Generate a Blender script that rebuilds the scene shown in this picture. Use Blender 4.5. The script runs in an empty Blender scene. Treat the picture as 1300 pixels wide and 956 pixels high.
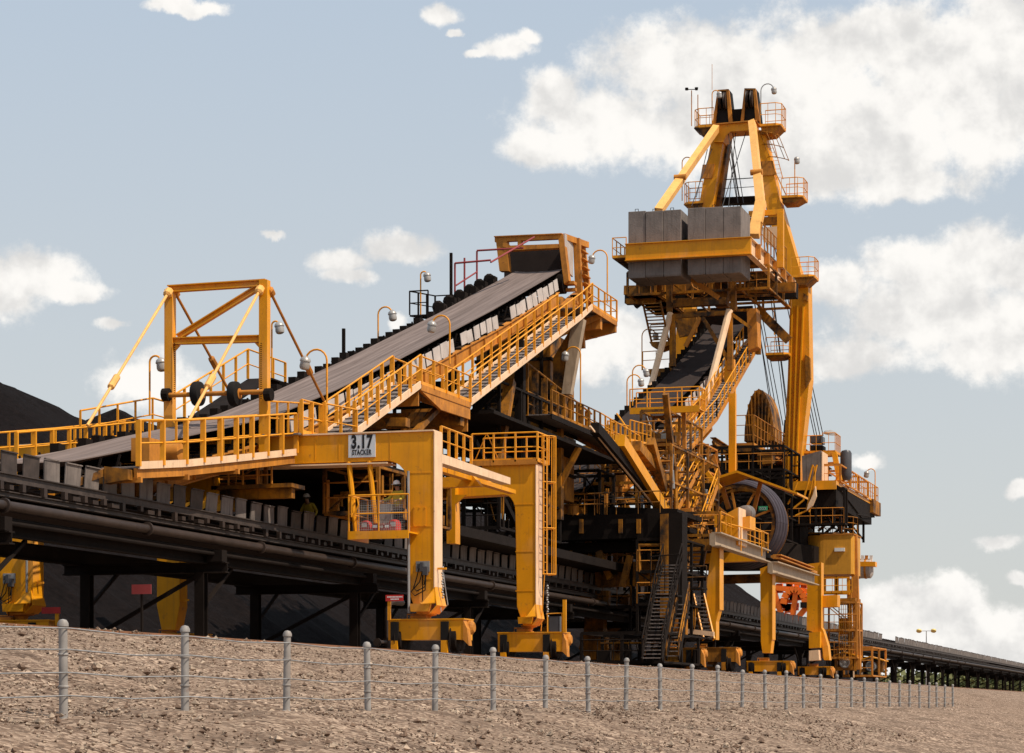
import bpy, bmesh, math, random
from mathutils import Vector, Matrix
random.seed(7)
R = math.radians
S = bpy.context.scene
COL = S.collection

# ------------------------------------------------------------------ camera
ANG = math.atan(0.30)            # camera looks this far to the left of the conveyor direction (+Y)
CA, SA = math.cos(ANG), math.sin(ANG)
FPX, U0, V0, HC = 3000.0, 650.0, 895.0, -1.85
cam = bpy.data.cameras.new('camera')
cam_o = bpy.data.objects.new('camera', cam)
COL.objects.link(cam_o)
cam_o.location = (0, 0, HC)
cam_o.rotation_euler = (R(90), 0, ANG)
cam.sensor_width = 36.0
cam.lens = FPX / 1300 * 36.0
cam.shift_y = (V0 - 478.0) / 1300.0
cam.clip_start = 0.5
cam.clip_end = 6000
S.camera = cam_o
S.render.resolution_x, S.render.resolution_y = 1024, 753

# ------------------------------------------------------------------ sun, sky, exposure
SUN_EL, SUN_AZ = R(54), R(104)    # azimuth measured from +Y towards +X
sun = bpy.data.lights.new('sun', 'SUN')
sun.energy = 5.0
sun.angle = R(0.53)
sun.color = (1.0, 0.90, 0.76)
sun_o = bpy.data.objects.new('sun', sun)
COL.objects.link(sun_o)
sd = Vector((math.sin(SUN_AZ) * math.cos(SUN_EL), math.cos(SUN_AZ) * math.cos(SUN_EL), math.sin(SUN_EL)))
sun_o.rotation_euler = sd.to_track_quat('Z', 'Y').to_euler()
sun_o.location = (60, 20, 90)
S.view_settings.view_transform = 'Standard'
S.view_settings.look = 'None'
S.view_settings.gamma = 1
S.view_settings.exposure = 0.0

def N(nt, kind, **kw):
    n = nt.nodes.new(kind)
    for k, v in kw.items():
        if k == 'inp':
            for i, val in v.items():
                n.inputs[i].default_value = val
        else:
            setattr(n, k, v)
    return n

W = bpy.data.worlds.new('World')
S.world = W
W.use_nodes = True
nt = W.node_tree
nt.nodes.clear()
L = nt.links.new
sky = N(nt, 'ShaderNodeTexSky', sky_type='NISHITA', sun_disc=False, sun_elevation=SUN_EL, sun_rotation=SUN_AZ,
        air_density=1.0, dust_density=2.2, ozone_density=1.0, altitude=10)
tc = N(nt, 'ShaderNodeTexCoord')
sep = N(nt, 'ShaderNodeSeparateXYZ')
L(tc.outputs['Generated'], sep.inputs[0])
az = N(nt, 'ShaderNodeMath', operation='ARCTAN2')
L(sep.outputs[0], az.inputs[0]); L(sep.outputs[1], az.inputs[1])
el = N(nt, 'ShaderNodeMath', operation='ARCSINE')
L(sep.outputs[2], el.inputs[0])
azel = N(nt, 'ShaderNodeCombineXYZ')
L(az.outputs[0], azel.inputs[0]); L(el.outputs[0], azel.inputs[1])
def ae(u, v):
    d = Vector((-SA, CA, 0)) + Vector((CA, SA, 0)) * ((u - U0) / FPX) + Vector((0, 0, (V0 - v) / FPX))
    d.normalize()
    return math.atan2(d.x, d.y), math.asin(d.z)
# domain warp so the cloud outlines billow
nz1 = N(nt, 'ShaderNodeTexNoise', noise_dimensions='3D', inp={'Scale': 26.0, 'Detail': 9.0, 'Roughness': 0.6, 'Distortion': 0.0})
L(azel.outputs[0], nz1.inputs['Vector'])
sb = N(nt, 'ShaderNodeVectorMath', operation='SUBTRACT'); sb.inputs[1].default_value = (.5, .5, .5)
L(nz1.outputs['Color'], sb.inputs[0])
sc_ = N(nt, 'ShaderNodeVectorMath', operation='SCALE'); sc_.inputs['Scale'].default_value = 0.020
L(sb.outputs[0], sc_.inputs[0])
wp = N(nt, 'ShaderNodeVectorMath', operation='ADD')
L(azel.outputs[0], wp.inputs[0]); L(sc_.outputs[0], wp.inputs[1])
CLOUDS = [ # azimuth/elevation ellipses of the cumulus, given by where they stand in the sky
 (770,160,120,50),(705,130,45,40),(690,188,60,28),(880,85,130,62),(1010,120,170,95),(1120,180,150,70),(1200,90,150,90),(1290,60,90,110),
 (1060,60,90,45),(900,170,110,60),(1010,210,120,45),(1250,160,90,60),(1130,60,110,55),(1240,330,70,40),(1290,420,70,60),(1130,400,70,45),(1030,225,90,30),(1150,235,100,25),
 (1190,395,130,62),(1285,345,70,45),(1090,450,75,28),(1250,455,80,30),(1060,360,45,25),(1150,340,60,30),
 (45,352,75,32),(5,370,55,42),(100,375,45,14),(140,413,20,8),(190,485,65,38),(240,520,60,22),(505,312,55,22),(430,335,38,20),(440,355,40,14),
 (640,62,38,15),(605,70,18,8),(668,52,20,12),(560,14,26,15),(575,40,10,5),(512,412,16,12),(235,3,50,9),(346,292,15,7),
 (790,430,60,42),(745,450,40,40),(830,460,50,40),
 (1120,780,55,45),(1180,800,90,45),(1260,810,70,40),(1150,745,30,22),(1210,748,26,20),(1190,770,60,40),(1275,690,32,16),(1300,740,20,10),(1290,620,14,12),(1100,585,24,11),
 (1250,850,120,30),(1120,850,80,30)]
last = None
for (u, v, ru, rv) in CLOUDS:
    a, e = ae(u, v)
    s1 = N(nt, 'ShaderNodeVectorMath', operation='SUBTRACT'); s1.inputs[1].default_value = (a, e, 0)
    L(wp.outputs[0], s1.inputs[0])
    m1 = N(nt, 'ShaderNodeVectorMath', operation='MULTIPLY'); m1.inputs[1].default_value = (FPX / ru, FPX / rv, 0)
    L(s1.outputs[0], m1.inputs[0])
    l1 = N(nt, 'ShaderNodeVectorMath', operation='LENGTH')
    L(m1.outputs[0], l1.inputs[0])
    if last is None:
        last = l1.outputs['Value']
    else:
        mn = N(nt, 'ShaderNodeMath', operation='SMOOTH_MIN'); mn.inputs[2].default_value = 0.25
        L(last, mn.inputs[0]); L(l1.outputs['Value'], mn.inputs[1])
        last = mn.outputs[0]
nz2 = N(nt, 'ShaderNodeTexNoise', noise_dimensions='3D', inp={'Scale': 48.0, 'Detail': 12.0, 'Roughness': 0.66})
L(azel.outputs[0], nz2.inputs['Vector'])
ad = N(nt, 'ShaderNodeMath', operation='MULTIPLY_ADD'); ad.inputs[1].default_value = 1.7
L(nz2.outputs['Fac'], ad.inputs[0]); L(last, ad.inputs[2])
dens = N(nt, 'ShaderNodeMapRange', interpolation_type='SMOOTHSTEP', inp={1: 2.04, 2: 1.44, 3: 0.0, 4: 1.0})
L(ad.outputs[0], dens.inputs[0])
# cloud body: bright tops, softly greyer bellies and folds
nz3 = N(nt, 'ShaderNodeTexNoise', noise_dimensions='3D', inp={'Scale': 34.0, 'Detail': 7.0, 'Roughness': 0.58})
of = N(nt, 'ShaderNodeVectorMath', operation='ADD'); of.inputs[1].default_value = (3.1, 0.0, 1.7)
L(wp.outputs[0], of.inputs[0]); L(of.outputs[0], nz3.inputs['Vector'])
rp = N(nt, 'ShaderNodeValToRGB')
rp.color_ramp.interpolation = 'EASE'; rp.color_ramp.elements[0].position = 0.25; rp.color_ramp.elements[0].color = (0.74, 0.73, 0.715, 1)
rp.color_ramp.elements[1].position = 0.68; rp.color_ramp.elements[1].color = (1.0, 0.975, 0.935, 1)
nzo = N(nt, 'ShaderNodeTexNoise', noise_dimensions='3D', inp={'Scale': 24.0, 'Detail': 5.0, 'Roughness': 0.55})
nzh = N(nt, 'ShaderNodeTexNoise', noise_dimensions='3D', inp={'Scale': 24.0, 'Detail': 5.0, 'Roughness': 0.55})
oo = N(nt, 'ShaderNodeVectorMath', operation='ADD'); oo.inputs[1].default_value = (0.0035, 0.0075, 0.0)   # a step towards the sun
L(azel.outputs[0], oo.inputs[0]); L(oo.outputs[0], nzo.inputs['Vector']); L(azel.outputs[0], nzh.inputs['Vector'])
df = N(nt, 'ShaderNodeMath', operation='SUBTRACT'); L(nzo.outputs['Fac'], df.inputs[0]); L(nzh.outputs['Fac'], df.inputs[1])
sh = N(nt, 'ShaderNodeMath', operation='MULTIPLY_ADD'); sh.inputs[1].default_value = 1.35
L(df.outputs[0], sh.inputs[0]); L(nz3.outputs['Fac'], sh.inputs[2])
L(sh.outputs[0], rp.inputs[0])
SKY_K = 0.075
skm = N(nt, 'ShaderNodeVectorMath', operation='SCALE'); skm.inputs['Scale'].default_value = SKY_K
L(sky.outputs[0], skm.inputs[0])
# thin high haze takes part of the blue out of the Nishita sky
hz = N(nt, 'ShaderNodeMapRange', inp={1: 0.0, 2: 0.33, 3: 0.0, 4: 1.0}); L(el.outputs[0], hz.inputs[0])
hc = N(nt, 'ShaderNodeMix', data_type='RGBA'); hc.inputs[6].default_value = (0.76, 0.765, 0.725, 1); hc.inputs[7].default_value = (0.55, 0.66, 0.79, 1)
L(hz.outputs[0], hc.inputs[0])
mixh = N(nt, 'ShaderNodeMix', data_type='RGBA'); mixh.inputs[0].default_value = 0.8
L(skm.outputs[0], mixh.inputs[6]); L(hc.outputs[2], mixh.inputs[7])
mixc = N(nt, 'ShaderNodeMix', data_type='RGBA')
L(dens.outputs[0], mixc.inputs[0]); L(mixh.outputs[2], mixc.inputs[6]); L(rp.outputs[0], mixc.inputs[7])
bg = N(nt, 'ShaderNodeBackground'); bg.inputs['Strength'].default_value = 1.0
# the Background stays inside 0.05-0.15: colours above are brought back up by the same factor
BGS = 0.10
bg.inputs['Strength'].default_value = BGS
up = N(nt, 'ShaderNodeVectorMath', operation='SCALE'); up.inputs['Scale'].default_value = 1.0 / BGS
L(mixc.outputs[2], up.inputs[0]); L(up.outputs[0], bg.inputs['Color'])
wo = N(nt, 'ShaderNodeOutputWorld'); L(bg.outputs[0], wo.inputs[0])
W.cycles.sampling_method = 'MANUAL'; W.cycles.sample_map_resolution = 512

# ------------------------------------------------------------------ materials
def mat(name, col, rough=0.6, metal=0.0, var=0.25, dirt=0.0, dirtcol=(.03, .022, .018), nscale=1.3, streak=0.0, rust=0.0, bump=0.0, bscale=30.0, spec=0.25, fade=0.0):
    m = bpy.data.materials.new(name); m.use_nodes = True
    t = m.node_tree; t.nodes.clear(); l = t.links.new
    out = N(t, 'ShaderNodeOutputMaterial'); b = N(t, 'ShaderNodeBsdfPrincipled')
    l(b.outputs[0], out.inputs[0])
    b.inputs['Roughness'].default_value = rough; b.inputs['Metallic'].default_value = metal
    b.inputs['Specular IOR Level'].default_value = spec
    g = N(t, 'ShaderNodeNewGeometry')
    n1 = N(t, 'ShaderNodeTexNoise', inp={'Scale': nscale, 'Detail': 6.0, 'Roughness': 0.62}); l(g.outputs['Position'], n1.inputs['Vector'])
    mx = N(t, 'ShaderNodeMix', data_type='RGBA')
    c2 = [max(0, c * (1 - var)) for c in col]
    mr = N(t, 'ShaderNodeMapRange', inp={1: 0.3, 2: 0.7, 3: 0.0, 4: 1.0}); l(n1.outputs['Fac'], mr.inputs[0])
    l(mr.outputs[0], mx.inputs[0]); mx.inputs[6].default_value = (*c2, 1); mx.inputs[7].default_value = (*col, 1)
    cur = mx.outputs[2]
    def layer(fac, c, cur):
        q = N(t, 'ShaderNodeMix', data_type='RGBA'); l(fac, q.inputs[0]); l(cur, q.inputs[6]); q.inputs[7].default_value = (*c, 1)
        return q.outputs[2]
    if streak:
        mp = N(t, 'ShaderNodeMapping'); mp.inputs['Scale'].default_value = (5.0, 5.0, 0.35); l(g.outputs['Position'], mp.inputs[0])
        n2 = N(t, 'ShaderNodeTexNoise', inp={'Scale': 1.6, 'Detail': 4.0}); l(mp.outputs[0], n2.inputs['Vector'])
        m2 = N(t, 'ShaderNodeMapRange', inp={1: 0.52, 2: 0.75, 3: 0.0, 4: streak}); l(n2.outputs['Fac'], m2.inputs[0])
        cur = layer(m2.outputs[0], dirtcol, cur)
    if fade:
        n6 = N(t, 'ShaderNodeTexNoise', inp={'Scale': .8, 'Detail': 5.0}); mp6 = N(t, 'ShaderNodeMapping'); mp6.inputs['Location'].default_value = (7, 3, 11); mp6.inputs['Scale'].default_value = (1, 1, .5); l(g.outputs['Position'], mp6.inputs[0]); l(mp6.outputs[0], n6.inputs['Vector'])
        m6 = N(t, 'ShaderNodeMapRange', inp={1: .55, 2: .72, 3: 0.0, 4: fade}); l(n6.outputs['Fac'], m6.inputs[0])
        cur = layer(m6.outputs[0], (.74, .36, .14), cur)
    if rust:
        n3 = N(t, 'ShaderNodeTexNoise', inp={'Scale': 3.2, 'Detail': 8.0, 'Roughness': 0.72}); l(g.outputs['Position'], n3.inputs['Vector'])
        m3 = N(t, 'ShaderNodeMapRange', inp={1: 0.60, 2: 0.68, 3: 0.0, 4: rust}); l(n3.outputs['Fac'], m3.inputs[0])
        cur = layer(m3.outputs[0], (.20, .07, .025), cur)
    if dirt:
        n4 = N(t, 'ShaderNodeTexNoise', inp={'Scale': 0.55, 'Detail': 9.0, 'Roughness': 0.7}); l(g.outputs['Position'], n4.inputs['Vector'])
        m4 = N(t, 'ShaderNodeMapRange', inp={1: 0.62 - dirt * .35, 2: 0.75 - dirt * .2, 3: 0.0, 4: min(1, .35 + dirt)}); l(n4.outputs['Fac'], m4.inputs[0])
        cur = layer(m4.outputs[0], dirtcol, cur)
    l(cur, b.inputs['Base Color'])
    if bump:
        n5 = N(t, 'ShaderNodeTexNoise', inp={'Scale': bscale, 'Detail': 6.0}); l(g.outputs['Position'], n5.inputs['Vector'])
        bp = N(t, 'ShaderNodeBump', inp={'Strength': bump, 'Distance': 0.05}); l(n5.outputs['Fac'], bp.inputs['Height']); l(bp.outputs[0], b.inputs['Normal'])
    return m
M = {}
M['yellow'] = mat('yellow_paint', (.80, .318, .004), .45, var=.22, streak=.34, rust=.5, dirtcol=(.34, .12, .025), nscale=.9, fade=.4)
M['rail'] = mat('yellow_rail_paint', (.82, .325, .014), .45, var=.25, rust=.5, nscale=2.5)
M['dirty'] = mat('coal_dusted_yellow_paint', (.52, .195, .008), .65, var=.4, streak=.6, rust=.6, dirt=.65, dirtcol=(.022, .014, .010))
M['rusty'] = mat('rusted_yellow_paint', (.62, .235, .03), .65, var=.45, streak=.5, rust=.85, dirt=.25, dirtcol=(.16, .06, .025))
M['cream'] = mat('cream_sunlit_paint', (.86, .58, .36), .5, var=.2, streak=.25, rust=.4, dirtcol=(.3, .13, .04))  # overexposed sunlight on side faces is put into this cream; pale parts share it
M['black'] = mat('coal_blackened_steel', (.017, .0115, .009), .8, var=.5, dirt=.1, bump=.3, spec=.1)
M['pale'] = mat('pale_yellow_paint', (.88, .46, .13), .5, var=.2, streak=.25, rust=.3, dirtcol=(.3, .13, .04))
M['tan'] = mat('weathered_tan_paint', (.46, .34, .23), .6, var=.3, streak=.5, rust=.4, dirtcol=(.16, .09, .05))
M['steel'] = mat('grey_galvanised_steel', (.34, .33, .32), .5, metal=.2, var=.35, streak=.5, dirtcol=(.06, .05, .045))
M['grating'] = mat('steel_grating', (.22, .18, .16), .7, var=.4, bump=.5, bscale=18)
M['panel'] = mat('pale_cover_panel', (.50, .43, .385), .6, var=.25, streak=.3, dirt=.05, dirtcol=(.12, .09, .075))
M['plate'] = mat('dusty_steel_plate', (.22, .18, .158), .65, var=.45, streak=.8, dirt=.22, dirtcol=(.03, .024, .022))
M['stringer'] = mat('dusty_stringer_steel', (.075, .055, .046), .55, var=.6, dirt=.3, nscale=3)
M['pipe'] = mat('old_black_pipe', (.045, .029, .022), .5, var=.5, dirt=.2, nscale=2)
M['belt'] = mat('worn_rubber_belt', (.150, .112, .100), .75, var=.15, nscale=.6, spec=.08)
M['beltdark'] = mat('coal_covered_rubber_belt', (.042, .031, .028), .8, var=.25, spec=.08)
M['concrete'] = mat('weathered_concrete', (.225, .188, .168), .85, var=.35, streak=.55, dirt=.1, dirtcol=(.09, .075, .065), bump=.35, bscale=12)
M['rubber'] = mat('black_rubber', (.017, .015, .014), .8, var=.3, spec=.12)
M['lampgrey'] = mat('grey_lamp_housing', (.42, .39, .36), .35, metal=.3, var=.2)
M['cable'] = mat('dark_wire_rope', (.035, .032, .032), .6, var=.2)
M['red'] = mat('faded_red_paint', (.50, .035, .03), .5, var=.3)
M['redrail'] = mat('dark_red_rail_paint', (.30, .05, .05), .5, var=.3)
M['white'] = mat('white_paint', (.78, .77, .75), .45, var=.08)
M['ink'] = mat('black_lettering', (.012, .012, .013), .5, var=.1)
M['signgrey'] = mat('pale_grey_sign_face', (.60, .62, .64), .45, var=.08)
M['green'] = mat('green_sign_face', (.05, .35, .16), .5, var=.2)
M['orange'] = mat('bright_orange_paint', (.90, .17, .012), .45, var=.2)
M['tank'] = mat('dark_grey_tank_paint', (.075, .072, .078), .35, var=.3)
M['hose'] = mat('purple_grey_cable_jacket', (.065, .052, .065), .55, var=.35)
M['skin'] = mat('skin', (.32, .17, .11), .55, var=.1)
M['hivis'] = mat('yellow_work_shirt', (.55, .42, .05), .8, var=.2)
M['navy'] = mat('navy_work_trousers', (.02, .025, .05), .85, var=.2)
M['post'] = mat('galvanised_fence_post', (.36, .33, .305), .6, metal=.1, var=.4, streak=.5, rust=.4, dirtcol=(.16, .11, .08), nscale=4)
M['railsteel'] = mat('rusty_rail_steel', (.30, .13, .06), .5, var=.4)
M['corr'] = mat('ribbed_yellow_sheet', (.66, .30, .03), .5, var=.2, streak=.5, rust=.35, dirtcol=(.25, .10, .02))
M['orangey'] = mat('orange_beam_paint', (.88, .33, .01), .4, var=.1)
M['bark'] = mat('bark', (.09, .07, .05), .9)

def belt_mat():
    m = M['belt']; t = m.node_tree; b = [n for n in t.nodes if n.type == 'BSDF_PRINCIPLED'][0]
    g = N(t, 'ShaderNodeNewGeometry'); mp = N(t, 'ShaderNodeMapping'); mp.inputs['Scale'].default_value = (4.5, .10, .10); t.links.new(g.outputs['Position'], mp.inputs[0])
    n = N(t, 'ShaderNodeTexNoise', inp={'Scale': 1.5, 'Detail': 6.0, 'Roughness': .65}); t.links.new(mp.outputs[0], n.inputs['Vector'])
    r = N(t, 'ShaderNodeValToRGB'); r.color_ramp.elements[0].position = .3; r.color_ramp.elements[0].color = (.105, .078, .068, 1); r.color_ramp.elements[1].position = .7; r.color_ramp.elements[1].color = (.235, .180, .160, 1)
    t.links.new(n.outputs['Fac'], r.inputs[0]); t.links.new(r.outputs[0], b.inputs['Base Color'])
belt_mat()
def coal_mat():
    m = bpy.data.materials.new('coal'); m.use_nodes = True
    t = m.node_tree; l = t.links.new; b = t.nodes['Principled BSDF']
    g = N(t, 'ShaderNodeNewGeometry')
    n1 = N(t, 'ShaderNodeTexNoise', inp={'Scale': 3.0, 'Detail': 10.0, 'Roughness': 0.75}); l(g.outputs['Position'], n1.inputs['Vector'])
    r = N(t, 'ShaderNodeValToRGB'); r.color_ramp.elements[0].color = (.0045, .0032, .003, 1); r.color_ramp.elements[1].color = (.018, .0125, .0115, 1)
    r.color_ramp.elements[0].position = .3; r.color_ramp.elements[1].position = .7
    l(n1.outputs['Fac'], r.inputs[0]); l(r.outputs[0], b.inputs['Base Color'])
    b.inputs['Roughness'].default_value = .85; b.inputs['Specular IOR Level'].default_value = .04
    n2 = N(t, 'ShaderNodeTexVoronoi', inp={'Scale': 2.4}); l(g.outputs['Position'], n2.inputs['Vector'])
    bp = N(t, 'ShaderNodeBump', inp={'Strength': .9, 'Distance': .4}); l(n1.outputs['Fac'], bp.inputs['Height']); l(bp.outputs[0], b.inputs['Normal'])
    return m
M['coal'] = coal_mat()

def gravel_mat():
    m = bpy.data.materials.new('gravel'); m.use_nodes = True
    t = m.node_tree; l = t.links.new; b = t.nodes['Principled BSDF']
    g = N(t, 'ShaderNodeNewGeometry')
    v = N(t, 'ShaderNodeTexVoronoi', inp={'Scale': 17.0, 'Randomness': 1.0}); l(g.outputs['Position'], v.inputs['Vector'])
    n1 = N(t, 'ShaderNodeTexNoise', inp={'Scale': 14.0, 'Detail': 8.0, 'Roughness': 0.8}); l(g.outputs['Position'], n1.inputs['Vector'])
    n0 = N(t, 'ShaderNodeTexNoise', inp={'Scale': .35, 'Detail': 6.0, 'Roughness': 0.7}); l(g.outputs['Position'], n0.inputs['Vector'])
    hsv = N(t, 'ShaderNodeSeparateColor'); l(v.outputs['Color'], hsv.inputs[0])
    r = N(t, 'ShaderNodeValToRGB')
    e = r.color_ramp.elements
    e[0].position = 0; e[0].color = (.065, .042, .030, 1); e[1].position = 1; e[1].color = (.54, .40, .295, 1)
    x = e.new(.45); x.color = (.19, .122, .084, 1)
    l(hsv.outputs[0], r.inputs[0])
    mx = N(t, 'ShaderNodeMix', data_type='RGBA'); l(n0.outputs['Fac'], mx.inputs[0]); l(r.outputs[0], mx.inputs[6]); mx.inputs[7].default_value = (.225, .155, .11, 1)
    mr = N(t, 'ShaderNodeMapRange', inp={1: .42, 2: .72, 3: 0.0, 4: .8}); l(n0.outputs['Fac'], mr.inputs[0]); l(mr.outputs[0], mx.inputs[0])
    n7 = N(t, 'ShaderNodeTexNoise', inp={'Scale': 1.1, 'Detail': 9.0, 'Roughness': 0.75}); l(g.outputs['Position'], n7.inputs['Vector'])
    m7 = N(t, 'ShaderNodeMapRange', inp={1: .48, 2: .62, 3: 0.0, 4: .6}); l(n7.outputs['Fac'], m7.inputs[0])
    mz = N(t, 'ShaderNodeMix', data_type='RGBA'); l(m7.outputs[0], mz.inputs[0]); l(mx.outputs[2], mz.inputs[6]); mz.inputs[7].default_value = (.075, .049, .034, 1)
    l(mz.outputs[2], b.inputs['Base Color'])
    b.inputs['Roughness'].default_value = .95; b.inputs['Specular IOR Level'].default_value = .1
    a = N(t, 'ShaderNodeMath', operation='ADD'); l(v.outputs['Distance'], a.inputs[0]); l(n1.outputs['Fac'], a.inputs[1])
    bp = N(t, 'ShaderNodeBump', inp={'Strength': .7, 'Distance': .035}); l(a.outputs[0], bp.inputs['Height']); l(bp.outputs[0], b.inputs['Normal'])
    return m
M['gravel'] = gravel_mat()

# ------------------------------------------------------------------ geometry helpers
def cx(u, v, X):
    """point of the vertical plane x = X seen at photo pixel (u, v)"""
    s = (u - U0) / FPX
    D = X / (-SA + s * CA)
    return Vector((X, D * (CA + s * SA), HC + (V0 - v) * D / FPX))
def cy(u, v, Y):
    s = (u - U0) / FPX
    D = Y / (CA + s * SA)
    return Vector((D * (-SA + s * CA), Y, HC + (V0 - v) * D / FPX))

class MB:
    def __init__(s): s.v = []; s.f = []
    def add(s, vs, fs):
        b = len(s.v); s.v += [Vector(p) for p in vs]; s.f += [[b + i for i in f] for f in fs]
    def box(s, x0, x1, y0, y1, z0, z1):
        s.add([(x0,y0,z0),(x1,y0,z0),(x1,y1,z0),(x0,y1,z0),(x0,y0,z1),(x1,y0,z1),(x1,y1,z1),(x0,y1,z1)],
              [(0,3,2,1),(4,5,6,7),(0,1,5,4),(1,2,6,5),(2,3,7,6),(3,0,4,7)])
    def beam(s, a, b, w, h, up=(0, 0, 1)):
        a = Vector(a); b = Vector(b); d = (b - a)
        if d.length < 1e-5: return
        d.normalize(); up = Vector(up)
        if abs(d.dot(up)) > .98: up = Vector((0, 1, 0))
        r = d.cross(up).normalized(); n = r.cross(d).normalized()
        r *= w / 2; n *= h / 2
        s.add([a-r-n, a+r-n, a+r+n, a-r+n, b-r-n, b+r-n, b+r+n, b-r+n],
              [(0,3,2,1),(4,5,6,7),(0,1,5,4),(1,2,6,5),(2,3,7,6),(3,0,4,7)])
    def ibeam(s, a, b, w, h, t=.05, up=(0, 0, 1)):
        a = Vector(a); b = Vector(b); d = (b - a).normalized(); up = Vector(up)
        if abs(d.dot(up)) > .98: up = Vector((0, 1, 0))
        r = d.cross(up).normalized(); n = r.cross(d).normalized()
        s.beam(a, b, t, h - 2 * t, up); o = n * (h / 2 - t / 2)
        s.beam(a + o, b + o, w, t, up); s.beam(a - o, b - o, w, t, up)
    def tube(s, pts, r, n=8, r2=None):
        pts = [Vector(p) for p in pts]; m = len(pts); base = len(s.v)
        prev = None
        for i, p in enumerate(pts):
            d = (pts[min(i+1, m-1)] - pts[max(i-1, 0)]).normalized()
            ref = Vector((0, 0, 1)) if abs(d.z) < .9 else Vector((0, 1, 0))
            if prev is not None: ref = prev
            x = d.cross(ref).normalized(); y = x.cross(d).normalized(); prev = y
            rr = r if r2 is None else r + (r2 - r) * i / max(1, m - 1)
            for k in range(n):
                a = 2 * math.pi * k / n
                s.v.append(p + x * math.cos(a) * rr + y * math.sin(a) * rr)
        for i in range(m - 1):
            for k in range(n):
                a = base + i * n + k; b = base + i * n + (k + 1) % n
                s.f.append([a, b, b + n, a + n])
        s.f.append([base + k for k in range(n)][::-1]); s.f.append([base + (m - 1) * n + k for k in range(n)])
    def prism(s, poly, ext):
        n = len(poly); e = Vector(ext); P = [Vector(p) for p in poly]
        s.add(P + [p + e for p in P], [list(range(n)), [i + n for i in range(n)][::-1]] + [[i, i + n, (i + 1) % n + n, (i + 1) % n] for i in range(n)])
    def lathe(s, c, axis, prof, n=16):
        """prof: list of (radius, distance along axis)"""
        c = Vector(c); d = Vector(axis).normalized(); ref = Vector((0, 0, 1)) if abs(d.z) < .9 else Vector((0, 1, 0))
        x = d.cross(ref).normalized(); y = x.cross(d).normalized(); base = len(s.v)
        for (r, t) in prof:
            for k in range(n):
                a = 2 * math.pi * k / n
                s.v.append(c + d * t + (x * math.cos(a) + y * math.sin(a)) * max(r, .0005))
        for i in range(len(prof) - 1):
            for k in range(n):
                a = base + i * n + k; b = base + i * n + (k + 1) % n
                s.f.append([a, b, b + n, a + n])
        s.f.append([base + k for k in range(n)][::-1]); s.f.append([base + (len(prof) - 1) * n + k for k in range(n)])
    def build(s, name, m, parent=None, smooth=False, label=None):
        if not s.v: return None
        lo = Vector((min(p.x for p in s.v), min(p.y for p in s.v), min(p.z for p in s.v)))
        hi = Vector((max(p.x for p in s.v), max(p.y for p in s.v), max(p.z for p in s.v)))
        o0 = Vector(((lo.x + hi.x) / 2, (lo.y + hi.y) / 2, lo.z))
        me = bpy.data.meshes.new(name)
        me.from_pydata([p - o0 for p in s.v], [], s.f)
        bm = bmesh.new(); bm.from_mesh(me); bmesh.ops.recalc_face_normals(bm, faces=bm.faces); bm.to_mesh(me); bm.free()
        me.materials.append(M[m] if isinstance(m, str) else m)
        if smooth:
            for p in me.polygons: p.use_smooth = True
            me.set_sharp_from_angle(angle=R(40))
        ob = bpy.data.objects.new(name, me); COL.objects.link(ob)
        WO[ob.name] = o0.copy()
        if parent is not None:
            ob.parent = parent; ob.location = o0 - WO[parent.name]
        else:
            ob.location = o0
        if label: ob['label'] = label
        return ob
WO = {}
UPV = Vector((0, 0, 1))
def empty(name, loc, label, cat, group=None):
    o = bpy.data.objects.new(name, None); COL.objects.link(o); o.location = loc; o.empty_display_size = .5
    WO[o.name] = Vector(loc); o['label'] = label; o['category'] = cat
    if group: o['group'] = group
    return o
def tag(o, label, cat=None, group=None, kind=None):
    o['label'] = label
    if cat: o['category'] = cat
    if group: o['group'] = group
    if kind: o['kind'] = kind
    return o
def lerp(a, b, t): return a + (b - a) * t

def handrail(root, pts, h=1.1, sp=1.3, m='rail', toe=True, pw=.07, r=.034, name='handrail', label=None, toem=None, bars=1):
    """one run of railing: top rail, mid rail, flat posts; toe board as its own part under it"""
    pts = [Vector(p) for p in pts]; mb = MB(); up = Vector((0, 0, 1))
    mb.tube([p + up * h for p in pts], r, 6)
    for k in range(bars):
        mb.tube([p + up * (h * (k + 1) / (bars + 1)) for p in pts], r * .75, 5)
    for a, b in zip(pts[:-1], pts[1:]):
        Ls = (b - a).length; n = max(1, round(Ls / sp))
        for i in range(n + 1):
            if i == 0 and a is not pts[0]: continue
            p = lerp(a, b, i / n); d = (b - a).copy(); d.z = 0
            mb.beam(p, p + up * h, pw, pw * .6, (d.normalized() if d.length > 0 else (0, 1, 0)))
    o = mb.build(name, m, root, label=label)
    if toe:
        t = MB()
        for a, b in zip(pts[:-1], pts[1:]): t.beam(a + up * .06, b + up * .06, .02, .16)
        t.build('toe_board', toem or m, o)
    return o
def walkway(root, a, b, w, side, m='rail', h=1.1, sp=1.3, both=True, deckm='grating', strm='yellow', pw=.07, strh=.24, name='walkway'):
    """straight or sloping walkway; a, b = outer deck edge; side = vector to the inner edge"""
    a = Vector(a); b = Vector(b); sv = Vector(side).normalized() * w
    dk = MB(); dk.prism([a, b, b + sv, a + sv], (0, 0, -.05)); o = dk.build(name, deckm, root)
    st = MB(); st.beam(a - Vector((0, 0, strh/2 - .01)), b - Vector((0, 0, strh/2 - .01)), .06, strh); st.build('edge_beam', strm, o)
    st = MB(); st.beam(a + sv - Vector((0, 0, strh/2 - .01)), b + sv - Vector((0, 0, strh/2 - .01)), .06, strh); st.build('edge_beam', strm, o)
    handrail(root, [a, b], h, sp, m, pw=pw)
    if both: handrail(root, [a + sv, b + sv], h, sp, m, toe=False, pw=pw)
    return o
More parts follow.
